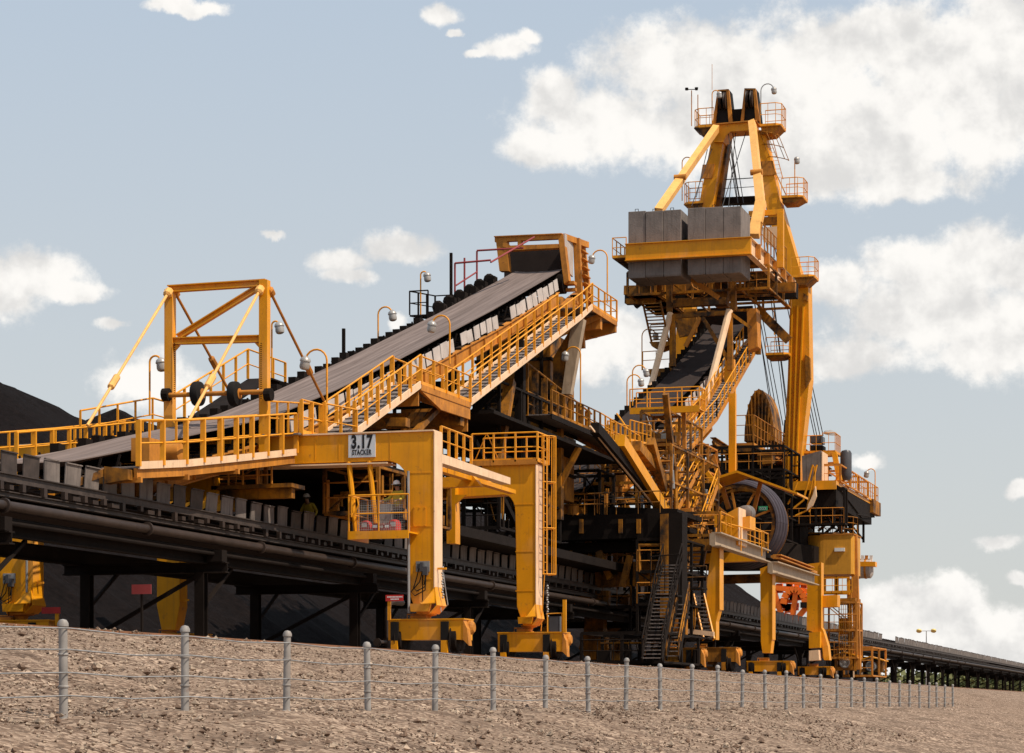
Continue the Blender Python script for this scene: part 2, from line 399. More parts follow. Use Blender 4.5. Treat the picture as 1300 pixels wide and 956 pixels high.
def stairs(root, a, b, w, side, m='rail', strm='cream', n=None, rails=2, h=1.0, pw=.06, treadm='grating', sp=1.3):
    a = Vector(a); b = Vector(b); sv = Vector(side).normalized() * w
    o = MB(); o.beam(a, b, .06, .26); st = o.build('stair', strm, root)
    o = MB(); o.beam(a + sv, b + sv, .06, .26); o.build('stringer', strm, st)
    n = n or max(3, int(abs(b.z - a.z) / .22)); t = MB()
    d = (b - a).copy(); d.z = 0; d.normalize()
    for i in range(n):
        p = lerp(a, b, (i + .5) / n)
        t.prism([p - d * .13, p + d * .13, p + d * .13 + sv, p - d * .13 + sv], (0, 0, .03))
    t.build('treads', treadm, st)
    t = MB(); t.prism([a + UPV * .02, b + UPV * .02, b + sv + UPV * .02, a + sv + UPV * .02], (0, 0, -.04)); t.build('ramp_plate', treadm, st)
    handrail(root, [a, b], h, sp, m, toe=False, pw=pw)
    if rails > 1: handrail(root, [a + sv, b + sv], h, sp, m, toe=False, pw=pw)
    return st
def ladder(root, a, b, w=.45, cage=True, m='rail', wdir=(1, 0, 0), out=(0, -1, 0), hoop=1.0, depth=.72):
    a = Vector(a); b = Vector(b); wd = Vector(wdir).normalized() * w; od = Vector(out).normalized(); mb = MB()
    mb.beam(a, b, .05, .05); mb.beam(a + wd, b + wd, .05, .05); Ls = (b - a).length; n = int(Ls / .3)
    for i in range(n):
        p = lerp(a, b, (i + .5) / n); mb.tube([p, p + wd], .015, 5)
    o = mb.build('ladder', m, root)
    if cage:
        c = MB(); k = max(2, int(Ls / hoop)); rings = []
        for i in range(k + 1):
            p = lerp(a, b, i / k) + wd / 2; ring = []
            for j in range(9):
                t = math.pi * j / 8
                ring.append(p + wd.normalized() * (-math.cos(t) * .38) + od * (math.sin(t) * depth))
            rings.append(ring); c.tube(ring, .022, 5)
        for j in (1, 3, 4, 5, 7):
            c.tube([r_[j] for r_ in rings], .018, 4)
        c.build('safety_cage', m, o)
    return o
def floodlight(root, base, h, d=(1, 0, 0), reach=.55, m='rail', r=.036, s=1.0, label=None):
    """gooseneck pole with a lamp head hanging from its tip"""
    b = Vector(base); d = Vector(d).normalized(); up = Vector((0, 0, 1)); ra = reach / 2; pts = [b, b + up * (h - ra)]
    for i in range(1, 9):
        t = math.pi * i / 8 * .92
        pts.append(b + up * (h - ra) + d * (ra - math.cos(t) * ra) + up * math.sin(t) * ra)
    mb = MB(); mb.tube(pts, r, 7); o = mb.build('floodlight', m, root, smooth=True, label=label)
    hd = MB(); tip = pts[-1]
    hd.lathe(tip + up * .06 * s, (d * .15 - up), [(.05*s, -.04*s), (.10*s, 0), (.17*s, .05*s), (.205*s, .14*s), (.205*s, .17*s), (.175*s, .18*s), (.19*s, .36*s), (.165*s, .44*s), (.10*s, .48*s)], 14)
    hd.build('lamp_head', 'lampgrey', o, smooth=True)
    return o
CLN = {}
def clutter(root, lo, hi, n, seed, mats=('dirty', 'black', 'rusty'), big=.8, name='pipework'):
    """a bay of plant: one welded frame, then pipes, boxes, trays and drums standing in it, each its own part"""
    rnd = random.Random(seed); lo = Vector(lo); hi = Vector(hi); d = hi - lo; fr = MB()
    nx = max(1, round(d.x / 1.9)); nz = max(1, round(d.z / 1.7)); ny = max(1, min(3, round(d.y / 3.0)))
    X_ = [lo.x + d.x * i / nx for i in range(nx + 1)]; Y_ = [lo.y + d.y * i / ny for i in range(ny + 1)]; Z_ = [lo.z + d.z * i / nz for i in range(nz + 1)]
    w = .10 + .05 * big
    for y in Y_:
        for x in X_: fr.beam((x, y, lo.z), (x, y, hi.z), w, w)
        for z in Z_: fr.beam((lo.x, y - .01, z), (hi.x, y - .01, z), w * .8, w * 1.1)
        for i in range(nx):
            for j in range(nz):
                if rnd.random() < .30:
                    a, b = (X_[i], X_[i + 1]) if rnd.random() < .5 else (X_[i + 1], X_[i]); fr.beam((a, y + .01, Z_[j]), (b, y + .01, Z_[j + 1]), w * .5, w * .5)
    for x in X_:
        for z in Z_: fr.beam((x + .01, lo.y, z), (x + .01, hi.y, z), w * .7, w * .7)
    fr.build('framework', mats[0] if mats.count('black') < 2 else 'black', root)
    lim = {'pipe': 95, 'junction_box': 60, 'cable_tray': 50, 'drum': 30, 'floor_panel': 60, 'hose_loop': 40}
    for i in range(int(n * .42)):
        k = rnd.random(); m = rnd.choice(mats); s = MB(); x = rnd.choice(X_) + rnd.uniform(-.5, .5); y = lo.y + d.y * rnd.random() ** 1.5; z = rnd.choice(Z_[:-1] or Z_)
        x = min(max(x, lo.x + .1), hi.x - .1)
        if k < .38:
            nm = 'pipe'; r = rnd.uniform(.04, .12); L_ = rnd.uniform(1.0, 3.0); x2 = min(x + L_, hi.x); zz = z + rnd.uniform(.3, 1.4); zz = min(zz, hi.z)
            s.tube([(x, y, z), (x, y, zz), (x2, y, zz), (x2, y, max(lo.z, z - rnd.uniform(0, 1)))] if rnd.random() < .5 else [(x, y, lo.z), (x, y, zz)], r, 7)
        elif k < .60:
            nm = 'junction_box'; a = rnd.uniform(.2, .55) * big; h = rnd.uniform(.4, 1.1) * big; s.box(x - a, x + a, y, y + a, z, z + h); s.box(x - a * .8, x + a * .8, y - .03, y, z + .06, z + h - .06)
        elif k < .72:
            nm = 'cable_tray'; zz = z + rnd.uniform(.6, 1.3); x2 = min(x + 3, hi.x); s.box(x, x2, y, y + .25, zz, zz + .03); s.box(x, x2, y, y + .02, zz, zz + .1)
        elif k < .80:
            nm = 'drum'; r = rnd.uniform(.25, .5) * big; s.lathe((x, y, z), (0, 1, 0) if rnd.random() < .5 else (0, 0, 1), [(r * .6, 0), (r, .02), (r, .8 * big), (r * .6, .82 * big)], 16)
        elif k < .90:
            nm = 'floor_panel'; x2 = min(x + rnd.uniform(1, 2.4), hi.x); s.box(x, x2, lo.y, hi.y, z + .05, z + .09)
        else:
            nm = 'hose_loop'; x2 = min(x + rnd.uniform(.6, 1.6), hi.x); zt_ = min(z + 1.5, hi.z); s.tube([(x, y, zt_), (x + (x2 - x) * .2, y, zt_ - .8), ((x + x2) / 2, y, zt_ - 1.05), (x + (x2 - x) * .8, y, zt_ - .8), (x2, y, zt_)], .035, 6)
        key = (root.name, nm); CLN[key] = CLN.get(key, 0) + 1
        if CLN[key] > lim[nm]: continue
        s.build(nm, m, root, smooth=nm in ('pipe', 'hose_loop', 'drum'))
    zs = rnd.sample(Z_[:-1] or Z_, min(2, len(Z_[:-1] or Z_)))
    for z in zs:
        handrail(root, [(lo.x, lo.y - .05, z + .03), (hi.x, lo.y - .05, z + .03)], 1.05, .8, 'rusty' if 'rusty' in mats else mats[0], toe=False, pw=.05)
# ================================================================== SETTING
from mathutils import noise as MN
def gz(x):
    pr = [(-4000, -.26), (-23.6, -.25), (-22.6, -.32), (-12.6, -1.92), (-11.2, -2.02), (-5, -3.2), (0, -3.45), (30, -3.7), (4000, -3.7)]
    for (a, za), (b, zb) in zip(pr[:-1], pr[1:]):
        if a <= x <= b: return za + (zb - za) * (x - a) / (b - a)
    return -3.7
def ground():
    xs = [-4000, -1500, -500, -200, -100, -60, -40, -30, -25] + [-24 + .4 * i for i in range(62)] + [2, 5, 12, 30, 100, 400, 1500, 4000]
    ys = [-400, -60, -10, 5] + [10 + .5 * i for i in range(220)] + [120 + 2 * i for i in range(60)] + [250, 300, 400, 600, 1000, 2000, 4000]
    vs = []; fs = []
    for y in ys:
        for x in xs:
            z = gz(x)
            if -24 < x < 1 and 5 < y < 245:
                z += min(1, max(0, (-x - 22.6 + 4) / -4 + 1)) * .16 * MN.noise(Vector((x * .5, y * .35, 0))) + .04 * MN.noise(Vector((x * 1.7, y * 1.7, 4))) - .12 * max(0, MN.noise(Vector((y * .5, x * .08, 9))))
            vs.append((x, y, z))
    n = len(xs)
    for j in range(len(ys) - 1):
        for i in range(n - 1):
            a = j * n + i; fs.append((a, a + 1, a + n + 1, a + n))
    me = bpy.data.meshes.new('ground'); me.from_pydata(vs, [], fs); me.materials.append(M['gravel'])
    for p in me.polygons: p.use_smooth = True
    o = bpy.data.objects.new('ground', me); COL.objects.link(o); o['kind'] = 'structure'
    o['label'] = 'brown gravel embankment and open yard ground'
ground()
def stones():
    rnd = random.Random(3); mb = MB(); mb2 = MB(); F = ((0, 2, 4), (2, 1, 4), (1, 3, 4), (3, 0, 4), (2, 0, 5), (1, 2, 5), (3, 1, 5), (0, 3, 5))
    for i in range(30000):
        if i < 21000: x = -23.3 + 10.8 * rnd.random() ** 1.1; y = 22 + 110 * rnd.random() ** 1.5
        else: x = -12.6 + 5.2 * rnd.random(); y = 13 + 50 * rnd.random() ** 1.3
        s = rnd.uniform(.010, .028) * (1 + (rnd.random() ** 14) * 2.2); z = gz(x) + .10 * MN.noise(Vector((x * .5, y * .35, 0)))
        t = rnd.uniform(0, 6.28); c, q = math.cos(t), math.sin(t); P = []
        for (a, b, h) in ((1, 0, .1), (-1, 0, -.1), (0, .8, 0), (0, -.8, .1), (.1, .1, .8), (-.1, 0, -.7)):
            a += rnd.uniform(-.35, .35); b += rnd.uniform(-.35, .35); h += rnd.uniform(-.2, .2)
            P.append((x + s * (a * c - b * q), y + s * (a * q + b * c), z + s * h + s * .35))
        (mb if rnd.random() < .5 else mb2).add(P, F)
    for m_, k, lb in ((mb, 'stone', 'loose pale stones scattered over the gravel embankment'), (mb2, 'stonedark', 'loose dark brown stones scattered over the gravel embankment')):
        o = m_.build('loose_stones', k, None); tag(o, lb, 'stones', kind='stuff')
M['stonedark'] = mat('dark_stone', (.20, .128, .088), .9, var=.6, nscale=7)
M['stone'] = mat('loose_stone', (.52, .39, .285), .9, var=.8, nscale=9)
stones()

XR, XL = -25.5, -40.7                      # centre lines of the two crane tracks
def tracks():
    for xc in (XR, XL):
        r = MB()
        for x in (xc - 1.05, xc + 1.05):
            r.box(x - .035, x + .035, 20, 420, -.18, -.13); r.box(x - .07, x + .07, 20, 420, -.30, -.26); r.box(x - .02, x + .02, 20, 420, -.26, -.18)
        o = r.build('crane_track', 'railsteel'); o['kind'] = 'structure'; o['label'] = 'rusty crane rails along the top of the embankment'
tracks()

# ------------------------------------------------------------------ coal stockpiles
def pile(name, x0, x1, y0, y1, ridge, label, st=1.3, tan=.70, seed=0):
    nx = int((x1 - x0) / st); ny = int((y1 - y0) / st); vs = []; fs = []
    def h(x, y):
        best = -9
        for (ax, ay, az_, bx, by, bz) in ridge:
            d = Vector((bx - ax, by - ay)); L2 = d.length_squared
            t = 0 if L2 < 1e-6 else max(0, min(1, ((x - ax) * d.x + (y - ay) * d.y) / L2))
            best = max(best, az_ + (bz - az_) * t - tan * math.hypot(x - ax - d.x * t, y - ay - d.y * t))
        return best
    for j in range(ny + 1):
        for i in range(nx + 1):
            x = x0 + i * st; y = y0 + j * st; z = h(x, y)
            z += .5 * MN.noise(Vector((x * .12, y * .12, seed))) + .22 * MN.noise(Vector((x * .5, y * .5, seed + 5))) + .35 * MN.noise(Vector((y * .45, x * .05, seed)))
            vs.append((x, y, max(z, -1.2)))
    for j in range(ny):
        for i in range(nx):
            a = j * (nx + 1) + i; q = (a, a + 1, a + nx + 2, a + nx + 1)
            if max(vs[k][2] for k in q) > -1.1: fs.append(q)
    me = bpy.data.meshes.new(name); me.from_pydata(vs, [], fs); me.materials.append(M['coal'])
    for p in me.polygons: p.use_smooth = True
    o = bpy.data.objects.new(name, me); COL.objects.link(o); tag(o, label, 'coal pile')
pile('coal_stockpile', -90, -38, 20, 140, [(-65, 45, 15.8, -65, 114, 16.6), (-65, 114, 16.6, -65, 122, 16.1), (-65, 122, 16.1, -65, 126.5, 15.4)],
     'long black coal heap at the far left whose rounded crest shows above the conveyor', seed=1)
pile('coal_stockpile', -92, -36, 108, 380, [(-65, 131.5, 16.5, -65, 140, 16.3), (-65, 140, 16.3, -65, 321, 15.4)],
     'black coal heap behind the machines with its sloping end under the right portal', seed=2)

# ------------------------------------------------------------------ perimeter fence
def fence():
    f = empty('perimeter_fence', (-12, 60, -2.35), 'low galvanised post and wire fence along the foot of the gravel embankment', 'fence')
    y = 16.8; i = 0; ys = []
    while y < 112:
        ys.append(y); y += 3.16
    for k, y in enumerate(ys):
        p = MB(); g = gz(-12) - .3; top = -.93 + .04 * math.sin(k * 2.1); dx = .02 * math.sin(k * 1.7)
        p.lathe((-12 + dx, y, g), (.012 * math.sin(k * 3.3), .022 * math.sin(k * 1.9 + 1), 1), [(.048, 0), (.048, top - g - .04), (.061, top - g - .035), (.06, top - g - .0), (.04, top - g + .035), (.005, top - g + .045)], 14)
        for h in (.35, .7, 1.05):
            p.lathe((-12 + dx + .012 * math.sin(k * 3.3) * (top - h - g), y + .022 * math.sin(k * 1.9 + 1) * (top - h - g), top - h), (0, 0, 1), [(.053, 0), (.058, .005), (.058, .02), (.053, .025)], 12)
        p.build('post', 'post', f, smooth=True)
    for h in (-1.02, -1.25, -1.5, -1.75):
        w = MB(); pts = []
        for a, b in zip(ys[:-1], ys[1:]):
            pts += [Vector((-11.94, a, h)), Vector((-11.94, (a + b) / 2, h - .03))]
        pts.append(Vector((-11.94, ys[-1], h)))
        w.tube(pts, .008, 4); w.build('wire', 'steel', f)
fence()

# ------------------------------------------------------------------ yard conveyor on its trestle
def conveyor():
    c = empty('yard_conveyor', (-33, 200, -.4), 'long dusty black conveyor on a steel trestle running away under both machines', 'conveyor')
    Y0, Y1 = 34, 430
    for x, nm in ((-30.85, 'stringer'), (-35.15, 'stringer')):
        m = MB(); m.ibeam((x, Y0, 4.18), (x, Y1, 4.18), .16, .24, .03); m.build(nm, 'stringer', c)
        m = MB(); m.ibeam((x, Y0, 3.74), (x, Y1, 3.74), .2, .16, .03); m.build(nm, 'stringer', c)
        m = MB(); m.ibeam((x, Y0, 2.86), (x, Y1, 2.86), .28, .5, .04); m.build('girder', 'black', c)
    # idler frames between the stringers
    fr = MB(); rnd = random.Random(5); y = Y0
    while y < 330:
        fr.beam((-35.1, y, 4.08), (-30.9, y, 4.08), .10, .10)
        fr.beam((-31.9, y, 4.1), (-31.12, y, 4.55), .07, .07); fr.beam((-34.1, y, 4.1), (-35.05, y, 4.62), .07, .07)
        fr.box(-30.78, -30.66, y - .08, y + .1, 3.86 + rnd.uniform(-.05, .05), 4.05)
        if rnd.random() < .5: fr.box(-30.76, -30.6, y + .3, y + .5 + rnd.random() * .3, 3.84, 3.96)
        y += 1.2
    fr.build('idler_frames', 'pipe', c)['kind'] = 'stuff'
    # side cover plates: the near row
    n = 0; y = 40.6; rest = MB(); far = MB(); rnd = random.Random(11)
    while y < 430:
        gap = 226 < y < 236
        wd = (.88 if y < 165 else 1.06) + rnd.uniform(-.05, .05); t = rnd.uniform(-.03, .03); zt = 4.93 + rnd.uniform(-.04, .04); lean = .03
        if not gap:
            mb = MB() if n < 100 else rest
            P = [(-31.02, y, 4.30), (-31.02, y + wd, 4.30), (-31.02 + lean + t, y + wd, zt), (-31.02 + lean + t, y, zt + rnd.uniform(-.03, .03))]
            mb.prism(P, (-.03, 0, 0)); mb.box(-31.04 + lean + t, -30.98 + lean + t, y, y + wd, zt, zt + .035)
            if n < 100: mb.build('cover_plate', 'plate' if rnd.random() > .2 else 'stringer', c)
            n += 1
        far.prism([(-34.98, y, 4.30), (-34.98, y + wd, 4.30), (-35.14, y + wd, 4.93), (-35.14, y, 4.93)], (.03, 0, 0))
        y += 1.2
    rest.build('cover_plate', 'plate', c)['kind'] = 'stuff'
    far.build('cover_plate', 'plate', c)['kind'] = 'stuff'
    b = MB()
    for (a, d) in ((Y0, 57), (186, Y1)):
        b.prism([(-34.5, a, 4.62), (-33.8, a, 4.36), (-32.2, a, 4.36), (-31.5, a, 4.62), (-31.5, a, 4.58), (-32.2, a, 4.32), (-33.8, a, 4.32), (-34.5, a, 4.58)], (0, d - a, 0))
    b.build('belt', 'belt', c)
    b = MB(); b.box(-34.3, -31.7, Y0, Y1, 3.42, 3.45); b.box(-35.0, -31.0, Y0, Y1, 3.93, 3.96); b.build('return_belt', 'beltdark', c)
    p = MB(); p.tube([(-30.42, Y0, 3.36), (-30.42, Y1, 3.36)], .135, 12)
    yy = 38
    while yy < 300: p.lathe((-30.42, yy, 3.36), (0, 1, 0), [(.14, 0), (.20, .01), (.20, .10), (.14, .11)], 14); yy += 8.6
    p.build('water_pipe', 'pipe', c, smooth=True)
    p = MB(); p.tube([(-30.5, Y0, 2.93), (-30.5, Y1, 2.93)], .06, 8); p.tube([(-30.62, Y0, 3.02), (-30.62, Y1, 3.02)], .05, 6); p.build('cable_conduit', 'black', c)
    # trestle bents
    y = 41.2; k = 0
    while y < 425:
        t = MB()
        for x in (-31.0, -35.0):
            t.ibeam((x, y, -.5), (x, y, 2.35), .32, .34, .04, up=(0, 1, 0))
            t.box(x - .3, x + .3, y - .3, y + .3, -.45, -.28)
        t.ibeam((-35.8, y, 2.5), (-30.1, y, 2.5), .3, .34, .04)
        t.beam((-35.0, y - .02, .35 if k % 2 else .2), (-31.0, y - .02, 2.3), .12, .12) if k % 1 == 0 else None
        t.beam((-31, y, 1.2), (-31, y + 2.4, 2.6), .1, .1); t.beam((-31, y, 1.2), (-31, y - 2.4, 2.6), .1, .1) if y > 170 else None
        t.beam((-35, y, 1.2), (-35, y + 2.4, 2.6), .1, .1)
        t.box(-30.72, -30.2, y - .2, y + .2, 2.68, 3.05)
        t.build('trestle_bent', 'black', c); y += 13.9; k += 1
    # hydrant branch dropping from the water pipe
    for y0 in (84.6, 180):
        h = MB(); h.tube([(-30.3, y0 + 1.6, 2.1), (-30.3, y0 + .5, 2.1), (-30.3, y0 + .12, 2.02), (-30.3, y0, 1.8), (-30.3, y0, -.45)], .13, 8)
        h.tube([(-30.3, y0, .55), (-30.3, y0 - 1.2, .5)], .07, 7); h.lathe((-30.3, y0, .4), (0, 0, 1), [(.2, 0), (.2, .3)], 10)
        h.lathe((-30.3, y0 - 1.2, .5), (0, 1, 0), [(.16, 0), (.16, .06)], 10)
        h.build('hydrant_branch', 'pipe', c, smooth=True)
    # small red notices hung under the girder
    for (u, v) in ((175, 749),):
        p = cx(u, v, -30.2); s = MB(); s.box(p.x - .2, p.x + .42, p.y, p.y + .03, p.z - .12, p.z + .16); nb = s.build('notice_board', 'redrail', c); s = MB(); s.beam((p.x + .1, p.y + .06, -.4), (p.x + .1, p.y + .06, p.z + .1), .06, .06); s.build('notice_post', 'black', nb)
conveyor()
def back_legs_light(): pass

# ------------------------------------------------------------------ far background
def mast():
    D = 395; b = cy(1176, 812, 380); p0 = Vector((b.x, 380, -.4)); top = cy(1176, 801, 380)
    m = empty('light_mast', p0, 'slim pole with two yellow floodlights standing far off beyond the conveyor', 'light mast')
    t = MB(); t.tube([p0, top], .12, 8, r2=.07); t.build('pole', 'lampgrey', m)
    t = MB(); t.tube([top + Vector((-1.1, 0, 0)), top + Vector((1.1, 0, 0))], .05, 6); t.build('crossarm', 'lampgrey', m)
    for s in (-1.15, 1.15):
        t = MB(); t.lathe(top + Vector((s, 0, .25)), (0, -.6, -1), [(.12, 0), (.42, .15), (.45, .35), (.4, .42)], 12); t.build('lamp_head', 'lampyel', m, smooth=True)
M['lampyel'] = mat('pale_yellow_lamp_housing', (.75, .55, .18), .4, var=.1)
mast()
def greens():
    m = bpy.data.materials.new('leaves'); m.use_nodes = True; t = m.node_tree; b = t.nodes['Principled BSDF']
    g = N(t, 'ShaderNodeNewGeometry'); n = N(t, 'ShaderNodeTexNoise', inp={'Scale': .5, 'Detail': 4.0}); t.links.new(g.outputs['Position'], n.inputs['Vector'])
    r = N(t, 'ShaderNodeValToRGB'); r.color_ramp.elements[0].color = (.06, .075, .018, 1); r.color_ramp.elements[1].color = (.20, .19, .07, 1)
    r.color_ramp.elements[0].position = .35; r.color_ramp.elements[1].position = .65
    t.links.new(n.outputs['Fac'], r.inputs[0]); t.links.new(r.outputs[0], b.inputs['Base Color']); b.inputs['Roughness'].default_value = .8
    M['leaves'] = m; rnd = random.Random(9); mb = MB()
    for k in range(150):
        Y = rnd.uniform(470, 640); u = rnd.uniform(1040, 1480); c = cy(u, 880, Y); h = rnd.uniform(2.5, 7.0); w = rnd.uniform(3, 7)
        for i in range(130):
            a = rnd.uniform(0, 6.28); q = rnd.random() ** .5; e = rnd.uniform(-1, 1)
            x = c.x + math.cos(a) * q * w * math.sqrt(1 - e * e * .8); y = Y + math.sin(a) * q * w * .8; z = -.6 + h * (.5 + .5 * e)
            s = rnd.uniform(.35, .8); n1 = Vector((rnd.uniform(-1, 1), rnd.uniform(-1, 1), rnd.uniform(-.4, 1))).normalized(); t1 = n1.orthogonal().normalized() * s; t2 = n1.cross(t1).normalized() * s
            p = Vector((x, y, z)); mb.add([p - t1, p + t2, p + t1, p - t2], [(0, 1, 2, 3)])
    o = mb.build('distant_scrub', m); tag(o, 'low olive green scrub seen far off through the conveyor trestle', 'scrub', kind='stuff')
greens()
def reclaimer():
    b = cy(985, 850, 372); r = empty('orange_reclaimer', (b.x, 380, -.4), 'bright orange machine standing far behind the end of the coal heap', 'reclaimer')
    Y = 372
    P = lambda u, v: cy(u, v, Y)
    g = MB(); g.prism([P(985, 775), P(1035, 788), P(1035, 822), P(985, 812)], (0, 5, 0)); g.build('chassis', 'orange', r)
    a = MB()
    pts = [P(1000, 788)]
    for i in range(9):
        t = math.pi * (.02 + .96 * i / 8); pts.append(P(1009 - 14 * math.cos(t), 768 - 20 * math.sin(t)))
    for p, q in zip(pts[1:-1], pts[2:]): a.beam(p, q, 1.0, 1.4, (0, 1, 0))
    a.build('arch', 'orange', r)
    a = MB()
    for (u0, v0, u1, v1) in ((978, 736, 1045, 742), (982, 746, 1040, 752), (978, 735, 998, 800), (1012, 742, 1004, 800), (1030, 745, 1032, 790), (1040, 752, 1012, 785)):
        a.beam(P(u0, v0), P(u1, v1), .8, .8)
    a.build('girder', 'orange', r)
    a = MB()
    rnd = random.Random(2)
    for i in range(40):
        p = P(rnd.uniform(980, 1035), rnd.uniform(742, 772)); a.box(p.x - .5, p.x + .5, Y + .5, Y + 1.5, p.z - rnd.uniform(.2, .8), p.z + .3)
    a.build('walkways', 'orange', r)
    a = MB(); a.beam(P(1000, 742), P(1028, 768), .5, .5); a.box(P(1018, 0).x, P(1034, 0).x, Y - 1.5, Y - .5, P(1018, 772).z, P(1018, 765).z); a.build('brace', 'black', r)
    a = MB()
    for u in (985, 1030):
        p = P(u, 818); a.box(p.x - 1, p.x + 1, Y, Y + 5, -.4, p.z)
    a.build('bogie', 'orange', r)
reclaimer()
# ================================================================== TRIPPER CAR (left machine)
UP = Vector((0, 0, 1))
TR = empty('tripper_car', (-33, 88, -.05), 'yellow rail mounted tripper with a rising belt and the 3.17 sign on its beam', 'tripper')
YP1, YP2 = 74.5, 87.4
def prof(tab):
    def f(y):
        if y <= tab[0][0]: return tab[0][1]
        for (a, za), (b, zb) in zip(tab[:-1], tab[1:]):
            if y <= b: return za + (zb - za) * (y - a) / (b - a)
        (a, za), (b, zb) = tab[-2:]
        return zb + (zb - za) / (b - a) * (y - b)
    return f
B1 = prof([(46, 4.40), (54, 4.55), (58, 4.78), (62, 5.25), (66, 6.0), (70, 6.85), (74, 7.65), (78, 8.55), (83, 9.95), (90, 12.05), (96, 13.95), (103, 16.15), (114.6, 20.0)])
def belt(root, f, y0, y1, xc, hw, trough, mname='belt', st=1.0, name='belt'):
    n = int((y1 - y0) / st); secs = [(-hw, 1), (-hw * .55, .12), (-hw * .2, 0), (hw * .2, 0), (hw * .55, .12), (hw, 1)]
    vs = []; fs = []; m = len(secs)
    for i in range(n + 1):
        y = y0 + (y1 - y0) * i / n; tr = trough(y)
        for (x, k) in secs: vs.append((xc + x, y, f(y) + tr * (k - 1)))
        for (x, k) in secs: vs.append((xc + x, y, f(y) + tr * (k - 1) - .035))
    w = 2 * m
    for i in range(n):
        for k in range(m - 1):
            a = i * w + k; fs.append((a, a + 1, a + w + 1, a + w)); a += m; fs.append((a, a + w, a + w + 1, a + 1))
        a = i * w; fs.append((a, a + w, a + w + m, a + m)); a = i * w + m - 1; fs.append((a, a + m, a + w + m, a + w))
    mb = MB(); mb.add(vs, fs); return mb.build(name, mname, root, smooth=True)
belt(TR, B1, 50, 115.3, -33.15, 1.27, lambda y: .30 if y < 56 else (.30 - .22 * min(1, (y - 56) / 14)))
rb = belt(TR, lambda y: B1(y) - 1.15, 62, 114, -33.15, 1.2, lambda y: .02, 'beltdark', name='return_belt')

# girders beside the belt
def girder(root, x, f, off, hgt, y0, y1, m, st=2.0, t=.08, name='girder', ribs=True, flange=.24):
    mb = MB(); n = int((y1 - y0) / st)
    for i in range(n):
        a = y0 + (y1 - y0) * i / n; b = y0 + (y1 - y0) * (i + 1) / n
        za, zb = f(a) + off, f(b) + off
        mb.prism([(x, a, za - hgt), (x, b, zb - hgt), (x, b, zb), (x, a, za)], (t, 0, 0))
        for k in (0, -hgt):
            mb.prism([(x - flange/2 + t/2, a, za + k - .02), (x - flange/2 + t/2, b, zb + k - .02), (x - flange/2 + t/2, b, zb + k + .03), (x - flange/2 + t/2, a, za + k + .03)], (flange, 0, 0))
        if ribs: mb.prism([(x + t, a, za - hgt), (x + t, a, za), (x + t, a + .04, za), (x + t, a + .04, za - hgt)], (flange/2 - .03, 0, 0))
    return mb.build(name, m, root)
girder(TR, -31.45, B1, -.78, .62, 63, 112.5, 'rusty')
girder(TR, -34.95, B1, -.78, .62, 63, 112.5, 'yellow')
# idler frames and lacing under the belt
fr = MB(); y = 63
while y < 113:
    z = B1(y); fr.beam((-35.0, y, z - .72), (-31.3, y, z - .72), .09, .09)
    fr.beam((-31.7, y, z - .68), (-31.5, y, z - .04), .06, .06); fr.beam((-34.65, y, z - .68), (-34.85, y, z + .02), .06, .06)
    fr.tube([(-34.2, y, z - .42), (-32.1, y, z - .42)], .075, 8); y += 1.25
fr.build('idler_frames', 'black', TR)
fr = MB(); y = 64
while y < 110:
    fr.beam((-35, y, B1(y) - 1.3), (-31.4, y + 2.4, B1(y + 2.4) - 1.3), .08, .08); fr.beam((-35, y, B1(y) - 1.4), (-31.4, y, B1(y) - 1.4), .12, .14); y += 2.4
fr.build('cross_bracing', 'dirty', TR)
# pale side covers along the near edge
rnd = random.Random(21); y = 77.4; k = 0
while y < 112.6:
    z0, z1 = B1(y), B1(y + .85); w = rnd.uniform(.70, .92); t = rnd.uniform(-.06, .05)
    if rnd.random() > .10:
        z1 = B1(y + w); d = rnd.uniform(-.05, .04); hh = rnd.uniform(.50, .66)
        mb = MB(); mb.prism([(-31.36 + t * .3, y, z0 - .12 - hh + d), (-31.36 + t * .3, y + w, z1 - .12 - hh + d), (-31.44 + t * .6, y + w, z1 - .12 + d), (-31.44 + t * .6, y, z0 - .12 + d)], (.025, 0, 0))
        mb.build('side_cover', 'panel', TR)
    y += .93
# idler ends showing along the far edge
mb = MB(); y = 66
while y < 112:
    if rnd.random() > .12: mb = MB(); mb.box(-34.75, -34.45, y, y + rnd.uniform(.3, .6), B1(y) - .1, B1(y) + rnd.uniform(.10, .26)); mb.build('idler_bracket', 'black', TR)
    y += .93

# portals
def portal(root, Y, poly, dep, m='yellow', name='portal_frame'):
    mb = MB(); mb.prism([cy(u, v, Y) for (u, v) in poly], (0, dep, 0))
    o = mb.build(name, m, root)
    bv = o.modifiers.new('bevel', 'BEVEL'); bv.width = .02; bv.segments = 1; bv.limit_method = 'ANGLE'
    return o
def arc(c, r0, r1, a0, a1, n=5):
    return [(c[0] + r0 * math.cos(R(a0 + (a1 - a0) * i / n)), c[1] + r1 * math.sin(R(a0 + (a1 - a0) * i / n))) for i in range(n + 1)]
P1 = portal(TR, YP1, [(0, 566.5), (551, 547), (551, 756), (545, 779), (529, 779), (521, 757), (519, 615)] + arc((492, 612), 25, 27, 0, -90) +
            [(66, 598.5)] + arc((66, 618), 24, 20, -90, -180) + [(42, 757), (34, 779), (8, 779), (0, 757)], .78)
P2 = portal(TR, YP2, [(205, 634), (560, 615.5), (612, 613), (612, 590), (680, 587.5), (680, 768), (677, 794), (664, 794), (656, 770), (654, 652)] + arc((640, 650), 14, 22, 0, -90) +
            [(250, 650)] + arc((250, 668), 22, 18, -90, -180) + [(228, 770), (222, 800), (205, 800), (199, 770), (199, 640)], .76)
